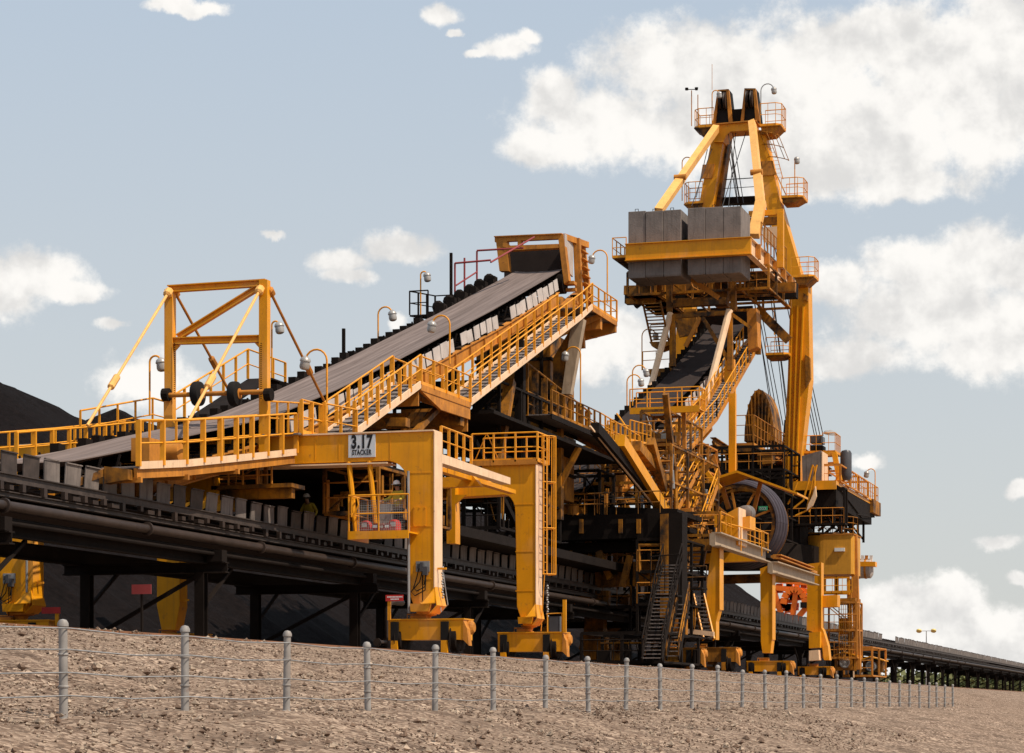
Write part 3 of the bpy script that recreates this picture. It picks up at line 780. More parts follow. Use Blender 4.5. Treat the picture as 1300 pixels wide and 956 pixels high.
# flange strips and web detail on the legs
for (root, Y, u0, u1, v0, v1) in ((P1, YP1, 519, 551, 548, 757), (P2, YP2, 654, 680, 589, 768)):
    s = MB(); a = cy(u1, v0, Y); b = cy(u1, v1, Y); s.box(a.x, a.x + .025, Y - .03, Y + .81, b.z, a.z + .01); s.build('flange', 'cream', root)  # cream instead of yellow paints the sun glare onto the leg's side
    a = cy(u0, v0, Y)
sk = MB()   # flange lip along the beam of the sign portal
a = cy(20, 566.5, YP1); b = cy(551, 547.5, YP1); sk.beam(a + Vector((0, .39, .03)), b + Vector((0, .39, .03)), .9, .05)
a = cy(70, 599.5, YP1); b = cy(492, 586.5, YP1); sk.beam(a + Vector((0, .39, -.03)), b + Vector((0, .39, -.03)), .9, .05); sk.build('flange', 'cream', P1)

for (root, Y, u0, u1, vs_) in ((P1, YP1, 519, 551, (600, 668, 735)), (P2, YP2, 654, 680, (640, 700, 750))):
    for v in vs_:
        s = MB(); a = cy(u0 + .3, v, Y); b = cy(u1 - .3, v, Y); s.box(a.x, b.x, Y - .012, Y - .002, a.z - .03, a.z + .01); s.build('weld_seam', 'yellow', root)
a = cy(533, 655, YP1); s = MB(); s.box(a.x - .22, a.x + .22, YP1 - .03, YP1 - .004, a.z - .35, a.z + .3)
for dx in (-.19, 0, .19):
    for dz in (-.32, .27): s.box(a.x + dx - .02, a.x + dx + .02, YP1 - .045, YP1 - .03, a.z + dz - .02, a.z + dz + .02)
s.build('inspection_hatch', 'yellow', P1)
for u in (400, 430, 495):
    a = cy(u, 553, YP1); b = cy(u, 584, YP1); s = MB(); s.box(a.x, a.x + .015, YP1 - .012, YP1 - .002, b.z, a.z); s.build('weld_seam', 'yellow', P1)

def foot(root, Y, uc, vtop, vbot, w, dep=.78, flip=1):
    """flared skirt plates where a leg meets its pin, and the pin cone"""
    c = cy(uc, vtop, Y); z1 = c.z; z0 = cy(uc, vbot, Y).z; s = MB()
    s.prism([(c.x - w*.02, Y - .04, lerp(z0, z1, .42)), (c.x + w*.52, Y - .04, z1), (c.x + w*.62, Y - .30, lerp(z0, z1, .40)), (c.x + w*.1, Y - .34, lerp(z0, z1, .36))], (0, 0, -.03))
    s.prism([(c.x - w*.32, Y - .3, lerp(z0, z1, .36)), (c.x + w*.4, Y - .3, lerp(z0, z1, .36)), (c.x + w*.34, Y - .28, z0 + .06), (c.x - w*.3, Y - .28, z0 + .06)], (0, .3, 0))
    s.prism([(c.x + w*.46, Y, z1), (c.x + w*.46, Y + dep, z1), (c.x + w*.62, Y + dep, lerp(z0, z1, .3)), (c.x + w*.62, Y - .2, lerp(z0, z1, .3))], (.03, 0, 0))
    s.prism([(c.x + w*.62, Y - .2, lerp(z0, z1, .3)), (c.x + w*.62, Y + dep, lerp(z0, z1, .3)), (c.x + w*.36, Y + dep, z0), (c.x + w*.36, Y - .2, z0)], (.03, 0, 0))
    s.build('skirt_plate', 'yellow', root)
    k = MB(); k.lathe((c.x, Y + dep/2, z0 + .02), (0, 0, -1), [(w*.42, 0), (w*.40, .06), (w*.22, .1), (w*.18, .22), (w*.3, .27), (w*.45, .34)], 16); k.build('pivot_pin', 'rusty', root, smooth=True)
foot(P1, YP1, 535, 745, 779, .95); foot(P2, YP2, 668, 765, 794, .78); foot(P1, YP1, 20, 745, 779, 1.2)

def bogie(root, Y, u0, u1, v0, v1, m='yellow', dep=1.0, wheels=True):
    a = cy(u0, v0, Y); b = cy(u1, v1, Y); x0, x1 = a.x, b.x; zt = a.z; zb = max(b.z, .12)
    q = MB(); q.prism([(x0, Y, zt), (x1, Y, zt), (x1, Y, zb), (x0, Y, zb)], (0, dep, 0)); q.box(x0 - .02, x1 + .04, Y - .04, Y + dep + .04, zt, zt + .04)
    o = q.build('bogie', m, root)
    for x in (x0 + .12, x1 - .75):
        s = MB(); s.box(x, x + .26, Y - .12, Y - .02, zb - .02, zt - .06); s.build('rubber_pad', 'rubber', o)
        s = MB(); s.box(x + .02, x + .24, Y - .14, Y - .02, zb - .45, zb - .02); s.build('rail_sweep', m, o)
    for x in (x0 + .35, x1 - .35):
        for yy in (Y + .08, Y + dep - .52):
            s = MB(); s.lathe((x - .11, yy + .22, .34), (1, 0, 0), [(.05, -.05), (.34, 0), (.47, .01), (.47, .03), (.40, .05), (.40, .2), (.34, .22), (.05, .26)], 22); s.build('wheel', 'black', o, smooth=True)
    s = MB(); s.lathe((x1 + .02, Y + .55, zt - .25), (1, 0, 0), [(.0, 0), (.24, .0), (.24, .12), (.15, .2)], 14)
    s.prism([(x1, Y - .02, zt - .02), (x1 + .14, Y - .02, zt - .3), (x1 + .2, Y - .02, zb - .2), (x1, Y - .02, zb)], (0, .35, 0)); s.build('end_guard', 'rusty', o, smooth=False)
    s = MB(); s.box(x0 + .7, x0 + 1.25, Y + .2, Y + .5, zt + .04, zt + .16); s.tube([(x0 + .6, Y + .2, zt + .04), (x0 + .6, Y + .2, zt + .2), (x0 + 1.3, Y + .2, zt + .2), (x0 + 1.3, Y + .2, zt + .04)], .02, 6)
    s.build('lifting_handle', 'rusty', o)
    return o
G1 = bogie(TR, YP1 - .12, 493, 588, 787.5, 812)
G2 = bogie(TR, YP2 - .12, 632, 714, 804, 827)
bogie(TR, YP1 - .12, -30, 62, 789, 812); bogie(TR, YP2 - .12, 182, 256, 806, 828)
# red notice on its bracket on the near bogie
p = cy(492, 787, YP1 - .3); s = MB(); s.box(p.x, p.x + .1, p.y, p.y + .07, p.z, p.z + .62); br = s.build('sign_bracket', 'yellow', G1)
s = MB(); s.box(p.x - .06, p.x + .56, p.y - .03, p.y - .005, p.z + .62, p.z + .83); s.build('notice_board', 'red', G1)
s = MB()
for (x0, x1, z) in ((0.0, .5, .76), (.12, .40, .685)):
    x = x0
    while x < x1: s.box(p.x + x, p.x + x + .035, p.y - .034, p.y - .03, p.z + z - .02, p.z + z + .02); x += .05
s.build('notice_lettering', 'white', G1)
p = cy(78, 777, YP1 - .3); s = MB(); s.box(p.x - .75, p.x - .03, p.y - .03, p.y - .005, p.z - .05, p.z + .17); s.build('notice_board', 'red', TR, label='small red notice board on the left bogie')
s = MB(); s.box(p.x - .25, p.x - .12, p.y, p.y + .07, p.z - .45, p.z + .0); s.build('sign_bracket', 'yellow', TR)
# fittings on the right hand bogie
p = cy(697, 803, YP2 - .12); s = MB(); s.box(p.x, p.x + .42, p.y, p.y + .3, p.z, p.z + .62); s.build('control_box', 'tank', G2)
s = MB(); s.tube([(p.x - .06, p.y, p.z), (p.x - .06, p.y, p.z + .72), (p.x + .52, p.y, p.z + .74), (p.x + .52, p.y, p.z)], .03, 6); s.beam((p.x + .62, p.y, p.z), (p.x + .62, p.y, p.z + 1.25), .13, .1)
s.build('guard_frame', 'yellow', G2)
# junction box, hoses and conduit on the legs
def leg_fit(root, Y, uc, vc, k=1.0):
    p = cy(uc, vc, Y); s = MB(); s.box(p.x - .24*k, p.x + .24*k, Y - .03, Y - .002, p.z - .1, p.z + .25); s.build('mounting_plate', 'steel', root)
    s = MB(); s.box(p.x - .16*k, p.x + .0, Y - .16, Y - .03, p.z - .0, p.z + .16); s.box(p.x + .04, p.x + .2*k, Y - .18, Y - .03, p.z - .22, p.z + .06); s.box(p.x - .05, p.x + .06, Y - .2, Y - .03, p.z - .1, p.z + .2); s.build('valve_block', 'tank', root)
    s = MB()
    for (dx, e, w) in ((-.1, -.32, .75), (.05, -.42, .9), (.12, .1, .55)):
        s.tube([(p.x + dx, Y - .12, p.z), (p.x + dx + e * .3, Y - .14, p.z - w * .5), (p.x + e * .9, Y - .12, p.z - w * .85), (p.x + e * .6, Y - .1, p.z - w), (p.x + .1, Y - .08, p.z - w * .8), (p.x + .14, Y - .1, p.z - .2)], .02, 6)
    s.tube([(p.x, Y - .05, p.z - .2), (p.x, Y - .05, p.z - 1.25)], .018, 5); s.build('hydraulic_hose', 'rubber', root, smooth=True)
leg_fit(P1, YP1, 537, 722); leg_fit(P1, YP1, 12, 737)
s = MB(); a = cy(519, 598, YP1 - .15); b = cy(519, 778, YP1 - .15); s.tube([a + Vector((-.02, 0, .0)), b], .05, 8); s.build('conduit', 'steel', P1, smooth=True)
s = MB(); a = cy(34, 690, YP1 - .12); b = cy(34, 752, YP1 - .12); s.tube([a, b], .045, 8); s.build('conduit', 'steel', P1)
for (Y, u, v, rt) in ((YP1 + .3, 553, 722, P1), (YP1 + .3, 43, 740, P1), (YP2 + .3, 229, 762, P2), (YP2 + .3, 196, 762, P2)):
    p = cy(u, v, Y); s = MB(); s.beam(p, p + Vector((.38, 0, 0)), .07, .07); s.build('lug', 'yellow', rt)
s = MB(); p = cy(562, 722, YP1 + .3)
for i in range(12): s.lathe(p + Vector((.02 * math.sin(i * 2), 0, -.09 * i)), (0, .3, 1), [(.03, 0), (.045, .03), (.03, .07)], 7)
s.tube([p, p + Vector((.1, 0, -.7)), p + Vector((.18, 0, -1.2)), p + Vector((-.05, 0, -1.45)), p + Vector((-.12, 0, -.9))], .02, 5); s.build('chain', 'steel', P1)
s = MB(); p = cy(695, 745, YP2 + .3)
for i in range(14): s.lathe(p + Vector((.02 * math.sin(i * 2), 0, -.09 * i)), (0, .3, 1), [(.03, 0), (.045, .03), (.03, .07)], 7)
s.build('chain', 'steel', P2)

# ------- the sign
def text_mesh(txt, size, bold, loc, m, parent, name, sx=1.0, rot=(R(90), 0, 0), ext=.006):
    cu = bpy.data.curves.new('lettering', 'FONT'); cu.body = txt; cu.size = size; cu.offset = bold; cu.extrude = ext; cu.space_character = 1.12; cu.align_x = 'CENTER'; cu.align_y = 'CENTER'
    t = bpy.data.objects.new('lettering', cu); COL.objects.link(t)
    bpy.context.view_layer.update()
    me = bpy.data.meshes.new_from_object(t.evaluated_get(bpy.context.evaluated_depsgraph_get()))
    bpy.data.objects.remove(t)
    me.transform(Matrix.Diagonal((sx, 1, 1, 1))); me.transform(Matrix.Rotation(rot[0], 4, 'X')); me.materials.clear(); me.materials.append(M[m])
    o = bpy.data.objects.new(name, me); COL.objects.link(o); o.parent = parent; o.location = Vector(loc) - WO[parent.name]; WO[o.name] = Vector(loc); return o
a = cy(442.5, 552.5, YP1 - .03); b = cy(476.5, 580, YP1 - .03); cxs = (a.x + b.x) / 2; czs = (a.z + b.z) / 2
s = MB(); s.box(a.x, b.x, YP1 - .045, YP1 - .004, b.z, a.z); SG = s.build('sign_board', 'signgrey', P1, label='pale grey sign board reading 3.17 STACKER')
hgt = a.z - b.z
text_mesh('3.17', .60, .026, (cxs, YP1 - .05, czs + hgt * .16), 'ink', SG, 'sign_lettering', sx=.66)
text_mesh('STACKER', .235, .006, (cxs, YP1 - .05, czs - hgt * .29), 'ink', SG, 'sign_lettering', sx=.64)

# link beams between the two portals, near rail side
s = MB(); s.prism([cx(560, 576, -25.05), cx(648, 606.5, -25.05), cx(648, 615, -25.05), cx(560, 587.5, -25.05)], (-.35, 0, 0)); s.build('link_beam', 'cream', TR)  # near-white sunlit side of the beam is painted in with cream
s = MB(); s.prism([cx(560, 592, -25.75), cx(655, 622, -25.75), cx(655, 627, -25.75), cx(560, 598, -25.75)], (-.3, 0, 0)); s.build('link_beam', 'yellow', TR)
s = MB(); s.prism([cy(597, 592, 83), cy(609, 595, 83), cy(622, 614, 83), cy(597, 614, 83)], (0, .4, 0)); s.build('gusset', 'yellow', TR)
s = MB(); s.prism([cy(560, 606, 80.8), cy(600, 603.5, 80.8), cy(610, 617, 80.8), (cy(560, 619, 80.8))], (0, .4, 0)); s.build('gusset', 'yellow', TR)
s = MB(); s.prism([cy(567, 618, 87), cy(578, 618, 87), cy(578, 690, 87), cy(567, 690, 87)], (0, .6, 0)); s.prism([cy(578, 640, 87), cy(592, 628, 87), cy(578, 628, 87)], (0, .1, 0)); s.build('hanger_post', 'yellow', TR)
# landing on the second portal with its ladder
zt = cy(640, 587, YP2).z
s = MB(); x0 = cy(600, 587, YP2).x; x1 = cy(683, 587, YP2).x; s.box(x0, x1, YP2 - .1, YP2 + 1.5, zt, zt + .05); s.box(x0, x1, YP2 - .13, YP2 - .1, zt - .12, zt + .08); s.build('landing', 'rusty', TR)
handrail(TR, [(x0, YP2 - .08, zt), (x1, YP2 - .08, zt), (x1, YP2 + 1.45, zt)], 1.12, 1.0, pw=.1)
handrail(TR, [(x0, YP2 + 1.45, zt), (x1, YP2 + 1.45, zt)], 1.12, .8, pw=.09, toe=False)
s = MB(); s.beam((x0 + .05, YP2, zt), (x0 + .55, YP2, zt + 1.1), .03, .03); s.beam((x0 + 1.1, YP2, zt), (x0 + .6, YP2, zt + 1.1), .03, .03); s.build('rail_brace', 'rail', TR)
handrail(TR, [cx(560, 577, -25.1), cx(598, 590, -25.1)], .95, .9, pw=.09, toe=False)
la = Vector((x1 + .12, YP2 + .35, 3.2)); lb = Vector((x1 + .12, YP2 + .35, zt + 1.0))
ladder(TR, la, lb, w=.5, wdir=(0, 1, 0), out=(1, 0, 0), cage=True, hoop=1.7, depth=.42)
s = MB(); s.beam((x1 - .02, YP2 + .5, 1.0), (x1 + .12, YP2 + .5, 3.2), .03, .03); s.build('ladder_stay', 'rail', TR)

# ------- tail walkway beside the belt (near side) and its far side twin
za = cx(176, 592, -29.9); zb = cx(376, 575, -29.9)
mid = [cx(236, 589.5, -29.9), cx(300, 583, -29.9)]
line = [za, mid[0], mid[1], zb]
for a, b in zip(line[:-1], line[1:]):
    dk = MB(); dk.prism([a, b, b + Vector((-1.2, 0, 0)), a + Vector((-1.2, 0, 0))], (0, 0, -.05)); w = dk.build('walkway', 'grating', TR)
    t = MB(); t.beam(a + UP * .03, b + UP * .03, .05, .22); t.build('toe_board', 'cream', w)
    t = MB(); t.beam(a + Vector((-.1, 0, -.2)), b + Vector((-.1, 0, -.2)), .1, .3); t.build('edge_beam', 'rusty', w)
handrail(TR, line, 1.33, 1.45, pw=.15, toe=False, r=.04)
handrail(TR, [p + Vector((-1.2, 0, 0)) for p in line[1:]], 1.33, 1.6, pw=.07, toe=False, r=.035)
for a in (za, mid[0], mid[1]):
    s = MB(); s.beam(a + Vector((.05, .1, -.38)), a + Vector((-1.9, .1, -.38)), .12, .16); s.build('bracket', 'rusty', TR)
s = MB(); a = za + Vector((-.2, -.3, -.1)); s.prism([a, a + Vector((-.75, 0, .1)), a + Vector((-.75, 0, -.4)), a + Vector((0, 0, -.3))], (0, .4, 0)); s.beam(a + Vector((-.8, .3, 0)), a + Vector((-1.5, -2.6, -1.0)), .18, .2); s.build('tail_frame', 'dirty', TR)
s = MB(); a = cx(178, 560, -31.2); s.box(a.x - .3, a.x + .3, a.y, a.y + .9, a.z - .6, a.z + .1); s.build('drive_housing', 'rusty', TR)
s = MB(); s.lathe((a.x + .1, a.y + 1.6, a.z - .2), (1, 0, 0), [(.1, -.1), (.3, 0), (.3, .5), (.1, .55)], 14); s.build('drive_motor', 'rusty', TR, smooth=True)
# far side walkway rising beside the belt
fa = [cx(-20, 590, -36.3), cx(70, 581, -36.3), cx(165, 569, -36.3)]
for a, b in zip(fa[:-1], fa[1:]):
    dk = MB(); dk.prism([a, b, b + Vector((1.1, 0, 0)), a + Vector((1.1, 0, 0))], (0, 0, -.05)); w = dk.build('walkway', 'grating', TR)
    t = MB(); t.beam(a + Vector((1.1, 0, -.1)), b + Vector((1.1, 0, -.1)), .08, .3); t.build('edge_beam', 'rusty', w)
handrail(TR, [p + Vector((1.1, 0, 0)) for p in fa], .95, 1.3, pw=.12, toe=False)
handrail(TR, fa, .95, 1.5, pw=.08, toe=False)
fx = -36.0
FY = [(80.5, -.25), (88, .05), (89.5, .05), (96, -.15)]
handrail(TR, [Vector((fx, 70.5, B1(70.5) - .25)), Vector((fx, 76, B1(76) - .3)), Vector((fx, 77, B1(76) - .3))], 1.15, 1.3, pw=.07, toe=False)
q = [Vector((fx, 77.5, B1(77.5) - .4)), Vector((fx, 84.5, B1(84.5) + .35)), Vector((fx, 88.3, B1(84.5) + .35))]
handrail(TR, q, 1.15, 1.2, pw=.1, toe=False)
s = MB()
for a, b in zip(q[:-1], q[1:]): s.prism([a, b, b + Vector((1.0, 0, 0)), a + Vector((1.0, 0, 0))], (0, 0, -.06))
s.build('walkway', 'black', TR)
handrail(TR, [Vector((fx + .9, 103.5, B1(103.5) - .1)), Vector((fx, 103.5, B1(103.5) - .1)), Vector((fx, 107.2, B1(103.5) + .3)), Vector((fx + .9, 107.2, B1(103.5) + .3))], 1.1, 1.3, m='black', pw=.08, toe=False)
s = MB(); s.prism([(fx, 103.5, B1(103.5) - .1), (fx, 107.2, B1(103.5) + .3), (fx + 1.2, 107.2, B1(103.5) + .3), (fx + 1.2, 103.5, B1(103.5) - .1)], (0, 0, -.08)); s.build('walkway', 'black', TR)
s = MB()
y = 104
while y < 113:
    s = MB(); s.box(-34.95, -34.5, y, y + .5, B1(y) - .3, B1(y) + .3); s.lathe((-34.9, y + .25, B1(y) + .2), (0, 1, 0), [(.2, 0), (.3, .1), (.2, .3)], 10); s.build('belt_guide', 'black', TR); y += 1.6
for (yy, hh) in ((106.3, 2.3), (92, 1.1)):
    s = MB(); s.beam((-34.9, yy, B1(yy)), (-34.9, yy, B1(yy) + hh), .12, .12); s.build('marker_post', 'black', TR)

# ------- belt hold-down gantry
YG = 74.2; g = lambda u, v, d=0: cy(u, v, YG + d)
GF = MB(); GF.beam(g(216, 368), g(216, 580), .30, .30, (0, 1, 0)); gf = GF.build('gantry_post', 'yellow', TR)
GF = MB(); GF.beam(g(336, 356), g(336, 590), .30, .30, (0, 1, 0)); GF.build('gantry_post', 'yellow', TR)
GF = MB(); GF.ibeam(g(214, 367), g(338, 359), .26, .24, .04); GF.build('gantry_beam', 'yellow', TR)
GF = MB(); GF.ibeam(g(220, 433), g(332, 430), .26, .24, .04)
GF.prism([g(221, 438, -.05), g(228, 438, -.05), g(221, 446, -.05)], (0, .1, 0)); GF.prism([g(331, 435, -.05), g(323, 435, -.05), g(331, 444, -.05)], (0, .1, 0)); GF.build('gantry_beam', 'yellow', TR)
GF = MB(); GF.ibeam(g(226, 428), g(331, 363), .2, .2, .04); GF.build('gantry_brace', 'yellow', TR)
s = MB()
for u in (221.5, 331.5):
    for i in range(28):
        p = g(u, 436 + i * 2.6, -.17); s.box(p.x - .02, p.x + .02, p.y - .012, p.y + .01, p.z - .012, p.z + .012)
s.build('bolt_row', 'black', gf)
def rod(a, b, mm):
    s = MB(); s.tube([a, b], .05, 7); o = s.build('tie_rod', mm, TR)
    m_ = lerp(a, b, .69); d = (b - a).normalized(); s = MB(); s.lathe(m_ - d * .35, d, [(.05, 0), (.12, .05), (.12, .65), (.05, .7)], 8); s.build('turnbuckle', mm, o)
    s = MB(); s.lathe(a - d * .15, d, [(.08, 0), (.15, .06), (.15, .3), (.08, .36)], 8); s.build('clevis', mm, o)
XLg, XRg = g(216, 400).x, g(336, 400).x
rod(g(214, 371, -.2), cx(111, 540, XLg), 'pale'); rod(g(222, 371, .2), cx(293, 500, XLg), 'rusty')
rod(g(330, 368, -.2), cx(236, 541, XRg + .05), 'pale'); rod(g(343, 370, .2), cx(411, 508, XRg), 'rusty')
s = MB(); s.tube([g(211, 502, -.35), g(345, 497, -.35)], .085, 10); ax = s.build('hold_down_axle', 'rusty', TR, smooth=True)
for u in (251, 298):
    c = g(u, 500, -.35); s = MB(); s.lathe((c.x - .16, c.y, c.z), (1, 0, 0), [(.12, -.02), (.26, 0), (.40, .03), (.42, .08), (.42, .24), (.40, .29), (.26, .32), (.12, .34)], 26)
    w = s.build('tyre', 'rubber', ax, smooth=True)
    s = MB(); s.lathe((c.x - .19, c.y, c.z), (1, 0, 0), [(.18, 0), (.18, .38)], 16); s.build('rim', 'rusty', ax)
for u in (211, 341):
    c = g(u, 501, -.35); s = MB(); s.lathe((c.x - .12, c.y, c.z), (1, 0, 0), [(.22, 0), (.22, .24)], 12); s.build('bearing', 'black', ax)
# ------- stairs and landings up the near side
X = -29.7; iw = Vector((-1, 0, 0))
stairs(TR, cx(450, 550, X), cx(534, 488, X), 1.15, iw, strm='cream', pw=.13, h=1.15)
walkway(TR, cx(534, 488, X), cx(597, 511, X), 1.2, iw, strm='rusty', pw=.12, sp=1.5)
st_a = cx(597, 511, X); st_b = cx(738, 402, X)
stairs(TR, st_a, st_b, 1.2, iw, strm='cream', pw=.11, h=1.15, sp=1.5)
lp = cx(752, 389, X); le = cx(783, 412, X); le.z = lp.z
s = MB(); s.beam(st_b, lp, .06, .26); s.build('stringer', 'cream', TR)
walkway(TR, lp, le, 3.0, iw, strm='rusty', pw=.09, sp=1.3, both=False)
handrail(TR, [le, le + iw * 3], 1.1, 1.2, pw=.08)
handrail(TR, [st_b, lp], 1.15, 1.0, pw=.1, toe=False)
s = MB(); s.prism([le + UP * -.1, le + iw * 2.6 + UP * -.1, le + iw * 2.2 + UP * -1.0, le + UP * -.55], (0, -.3, 0)); s.build('bracket', 'rusty', TR); s = MB(); s.beam(lerp(lp, le, .4) - UP * .1, lerp(lp, le, .2) + iw * 2.5 - UP * 1.4, .2, .25); s.build('knee_brace', 'rusty', TR)
s = MB(); s.box(le.x - 2.8, le.x - .1, le.y - 3.0, le.y - 2.6, le.z - .8, le.z - .2); s.build('bracket', 'rusty', TR)
# portal top platform: rails between tail walkway and stairs
pa = cx(380, 573, X); pa.z = 7.32
s = MB(); s.prism([(X, 74, 7.3), (X, 79.8, 7.75), (X - 1.3, 79.8, 7.75), (X - 1.3, 74, 7.3)], (0, 0, -.06)); s.build('walkway', 'grating', TR)
handrail(TR, [Vector((X, 74.3, 7.3)), Vector((X, 76.2, 7.35))], 1.15, .9, pw=.12); handrail(TR, [Vector((X + .1, 76.2, 7.35)), Vector((X + .1, 79.3, 7.5))], 1.2, 1.5, pw=.1, toe=False)
handrail(TR, [Vector((X - 1.3, 74.3, 7.3)), Vector((X - 1.3, 79.3, 7.8))], 1.15, 1.1, pw=.07, toe=False)
s = MB()   # brackets and cross members under the landing
a = cx(534, 492, X); b = cx(597, 514, X)
s.prism([a - UP * .1, b - UP * .1, b - UP * .6, lerp(a, b, .4) - UP * .6], (-.12, 0, 0)); s.box(X - 3.0, X - .1, b.y - .1, b.y, b.z - 1.1, b.z - .1); s.box(X - 3.0, X - .1, a.y, a.y + .1, a.z - .7, a.z - .15)
s.build('bracket', 'rusty', TR)
s = MB(); s.beam(cx(562, 512, X - .5), cx(524, 552, X - .5), .22, .22); s.beam(cx(585, 515, X - 1.5), cx(548, 560, X - 1.5), .2, .2); s.prism([cy(492, 541, 84), cy(515, 541, 84), cy(515, 530, 84), cy(485, 530, 84)], (0, .5, 0)); s.build('brace', 'dirty', TR)
for (y_, z_) in ((80, 7.4), (86.5, 8.2), (92, 9.6)):
    s = MB(); s.box(-35, -29.8, y_, y_ + .5, z_, z_ + .6); s.build('cross_beam', 'dirty', TR)
# machine deck and dark plant between the portals
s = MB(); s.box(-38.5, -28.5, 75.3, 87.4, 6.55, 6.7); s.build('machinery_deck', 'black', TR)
s = MB(); s.lathe((-36.2, 85.2, 5.75), (1, 0, 0), [(0, 0), (1.5, 0), (1.5, 5.2), (0, 5.2)], 32); s.build('belt_drum', 'black', TR, smooth=True)
clutter(TR, (-30.3, 78, 4.9), (-28.3, 86, 6.5), 90, 4, ('dirty', 'black', 'rusty'), .6)
s = MB(); Yb = 73.2
s.prism([cy(205, 610, Yb), cy(275, 606, Yb), cy(275, 640, Yb), cy(250, 632, Yb), cy(225, 640, Yb), cy(205, 628, Yb)], (0, .25, 0)); s.build('chute_plate', 'yellow', TR)
s = MB(); s.prism([cy(268, 617, Yb), cy(370, 613, Yb), cy(370, 618, Yb), cy(268, 622, Yb)], (0, 1.2, 0)); s.prism([cy(285, 622, Yb+.3), cy(370, 618, Yb+.3), cy(370, 632, Yb+.3), cy(290, 634, Yb+.3)], (0, .3, 0)); s.build('service_platform', 'dirty', TR)
a = cy(272, 617, Yb); b = cy(345, 614, Yb); handrail(TR, [a, b], .6, .55, pw=.07, toe=False, m='rusty')
clutter(TR, (-35.6, 73.6, 5.2), (-31, 74.3, 6.4), 22, 14, ('dirty', 'rusty', 'black'), .35)
# hanging inspection platform under the sign beam
Yh = YP1 - .9
fa_, fb_ = cy(443, 676, Yh), cy(519, 674, Yh); zf = (fa_.z + fb_.z) / 2
s = MB(); s.box(fa_.x, fb_.x, Yh, Yh + 1.9, zf - .05, zf); s.box(fa_.x, fb_.x, Yh - .06, Yh, zf - .24, zf + .03); s.box(fa_.x - .05, fa_.x, Yh, Yh + 1.9, zf - .24, zf + .03); hp = s.build('hanging_platform', 'yellow', TR)
handrail(TR, [Vector((fa_.x, Yh + 1.8, zf)), Vector((fa_.x, Yh, zf)), Vector((fb_.x, Yh, zf))], 1.22, 1.0, pw=.05, toe=False, r=.03)
s = MB(); n = 26
for i in range(n + 1):
    x = lerp(fa_.x + .3, fb_.x - .15, i / n); s.tube([(x, Yh + .03, zf), (x, Yh + .03, zf + 1.05)], .006, 4)
for i in range(14):
    s.tube([(fa_.x + .3, Yh + .03, zf + .08 * i), (fb_.x - .15, Yh + .03, zf + .08 * i)], .006, 4)
s.build('mesh_guard', 'steel', hp)
for (u0, v0, u1, v1) in ((443, 586, 452, 676), (469, 585, 478, 676)):
    s = MB(); s.tube([cy(u0, v0, Yh + .95), cy(u1, v1, Yh + .95)], .09, 8); s.build('hanger_tube', 'yellow', hp, smooth=True)
s = MB(); s.box(fa_.x + .75, fa_.x + 1.15, Yh + .9, Yh + 1.3, zf, zf + 1.0); s.build('equipment_cabinet', 'steel', hp)
s = MB(); s.tube([(fa_.x + .1, Yh - .02, zf + .5), (fa_.x + .1, Yh - .02, zf + 1.1), (fa_.x + .3, Yh - .02, zf + 1.12), (fa_.x + .34, Yh - .02, zf + .9), (fa_.x + .15, Yh - .02, zf + .5)], .025, 6); s.build('gate_latch', 'rail', hp)

# ------- head frame of the belt
YH = 114.6; h_ = lambda u, v, d=0: cy(u, v, YH + d)
s = MB(); s.prism([h_(628, 301), h_(711, 297), h_(711, 303), h_(628, 307)], (0, .3, 0)); s.prism([h_(627, 299.6, -.1), h_(713, 295.8, -.1), h_(713, 297, -.1), h_(627, 300.8, -.1)], (0, .5, 0)); hf = s.build('head_frame', 'rusty', TR)
for poly in ([(629, 301), (643, 301), (646, 344), (634, 344)], [(708, 298), (715, 297), (722, 356), (716, 360)], [(640, 312), (709, 309.5), (709, 314.5), (640, 318)], [(657, 304), (661, 304), (661, 312), (657, 313)], [(638, 306), (647, 311), (645, 315), (638, 313)]):
    kk = .015 + .008 * len(hf.children); s = MB(); s.prism([h_(u, v, -kk) for u, v in poly], (0, .42 + 2 * kk, 0)); s.build('frame_member', 'rusty', hf)
s = MB(); s.prism([h_(640, 317, 1.5), h_(712, 314, 1.5), h_(716, 360, 1.5), h_(640, 360, 1.5)], (0, .1, 0)); s.build('rubber_curtain', 'beltdark', hf)
XS = cy(715, 300, YH).x; q = lambda u, v: cx(u, v, XS)
a = h_(712, 297).copy(); zt_, zb_ = a.z, a.z - 3.6
s = MB(); s.prism([(XS, YH, zt_), (XS, YH + 1.6, zt_ + .1), (XS, YH + 1.6, zt_ - 1.9), (XS, YH + .1, zt_ - 1.7)], (.08, 0, 0)); s.build('side_plate', 'panel', hf)
s = MB(); s.beam((XS + .2, YH + 1.9, zt_ + .1), (XS + .45, YH + 1.9, zt_ - 5.5), .34, .34, (0, 1, 0)); s.build('head_leg', 'rusty', hf)
s = MB(); s.beam((XS + .1, YH + 3.2, zt_ + .15), (XS + .75, YH + 3.2, zt_ - 4.8), .3, .3, (0, 1, 0)); s.build('head_leg', 'rusty', hf)
s = MB(); s.beam((XS - .1, YH + .2, zt_ - .1), (XS + .3, YH + 3.4, zt_ + .05), .3, .3); s.build('head_rail', 'rusty', hf)
s = MB()
for i in range(9):
    s.box(XS + .3, XS + .5 + i * .04, YH + 1.95, YH + 3.1, zt_ - .5 - i * .42, zt_ - .45 - i * .42)
s.build('rungs', 'rusty', hf)
s = MB()
for i in range(7): s.box(XS - .0 + rnd.uniform(-.1, .2), XS + .5, YH + .2 + .3 * i % 1.4, YH + .8, zt_ - 2.5 - i * .3, zt_ - 2.35 - i * .3)
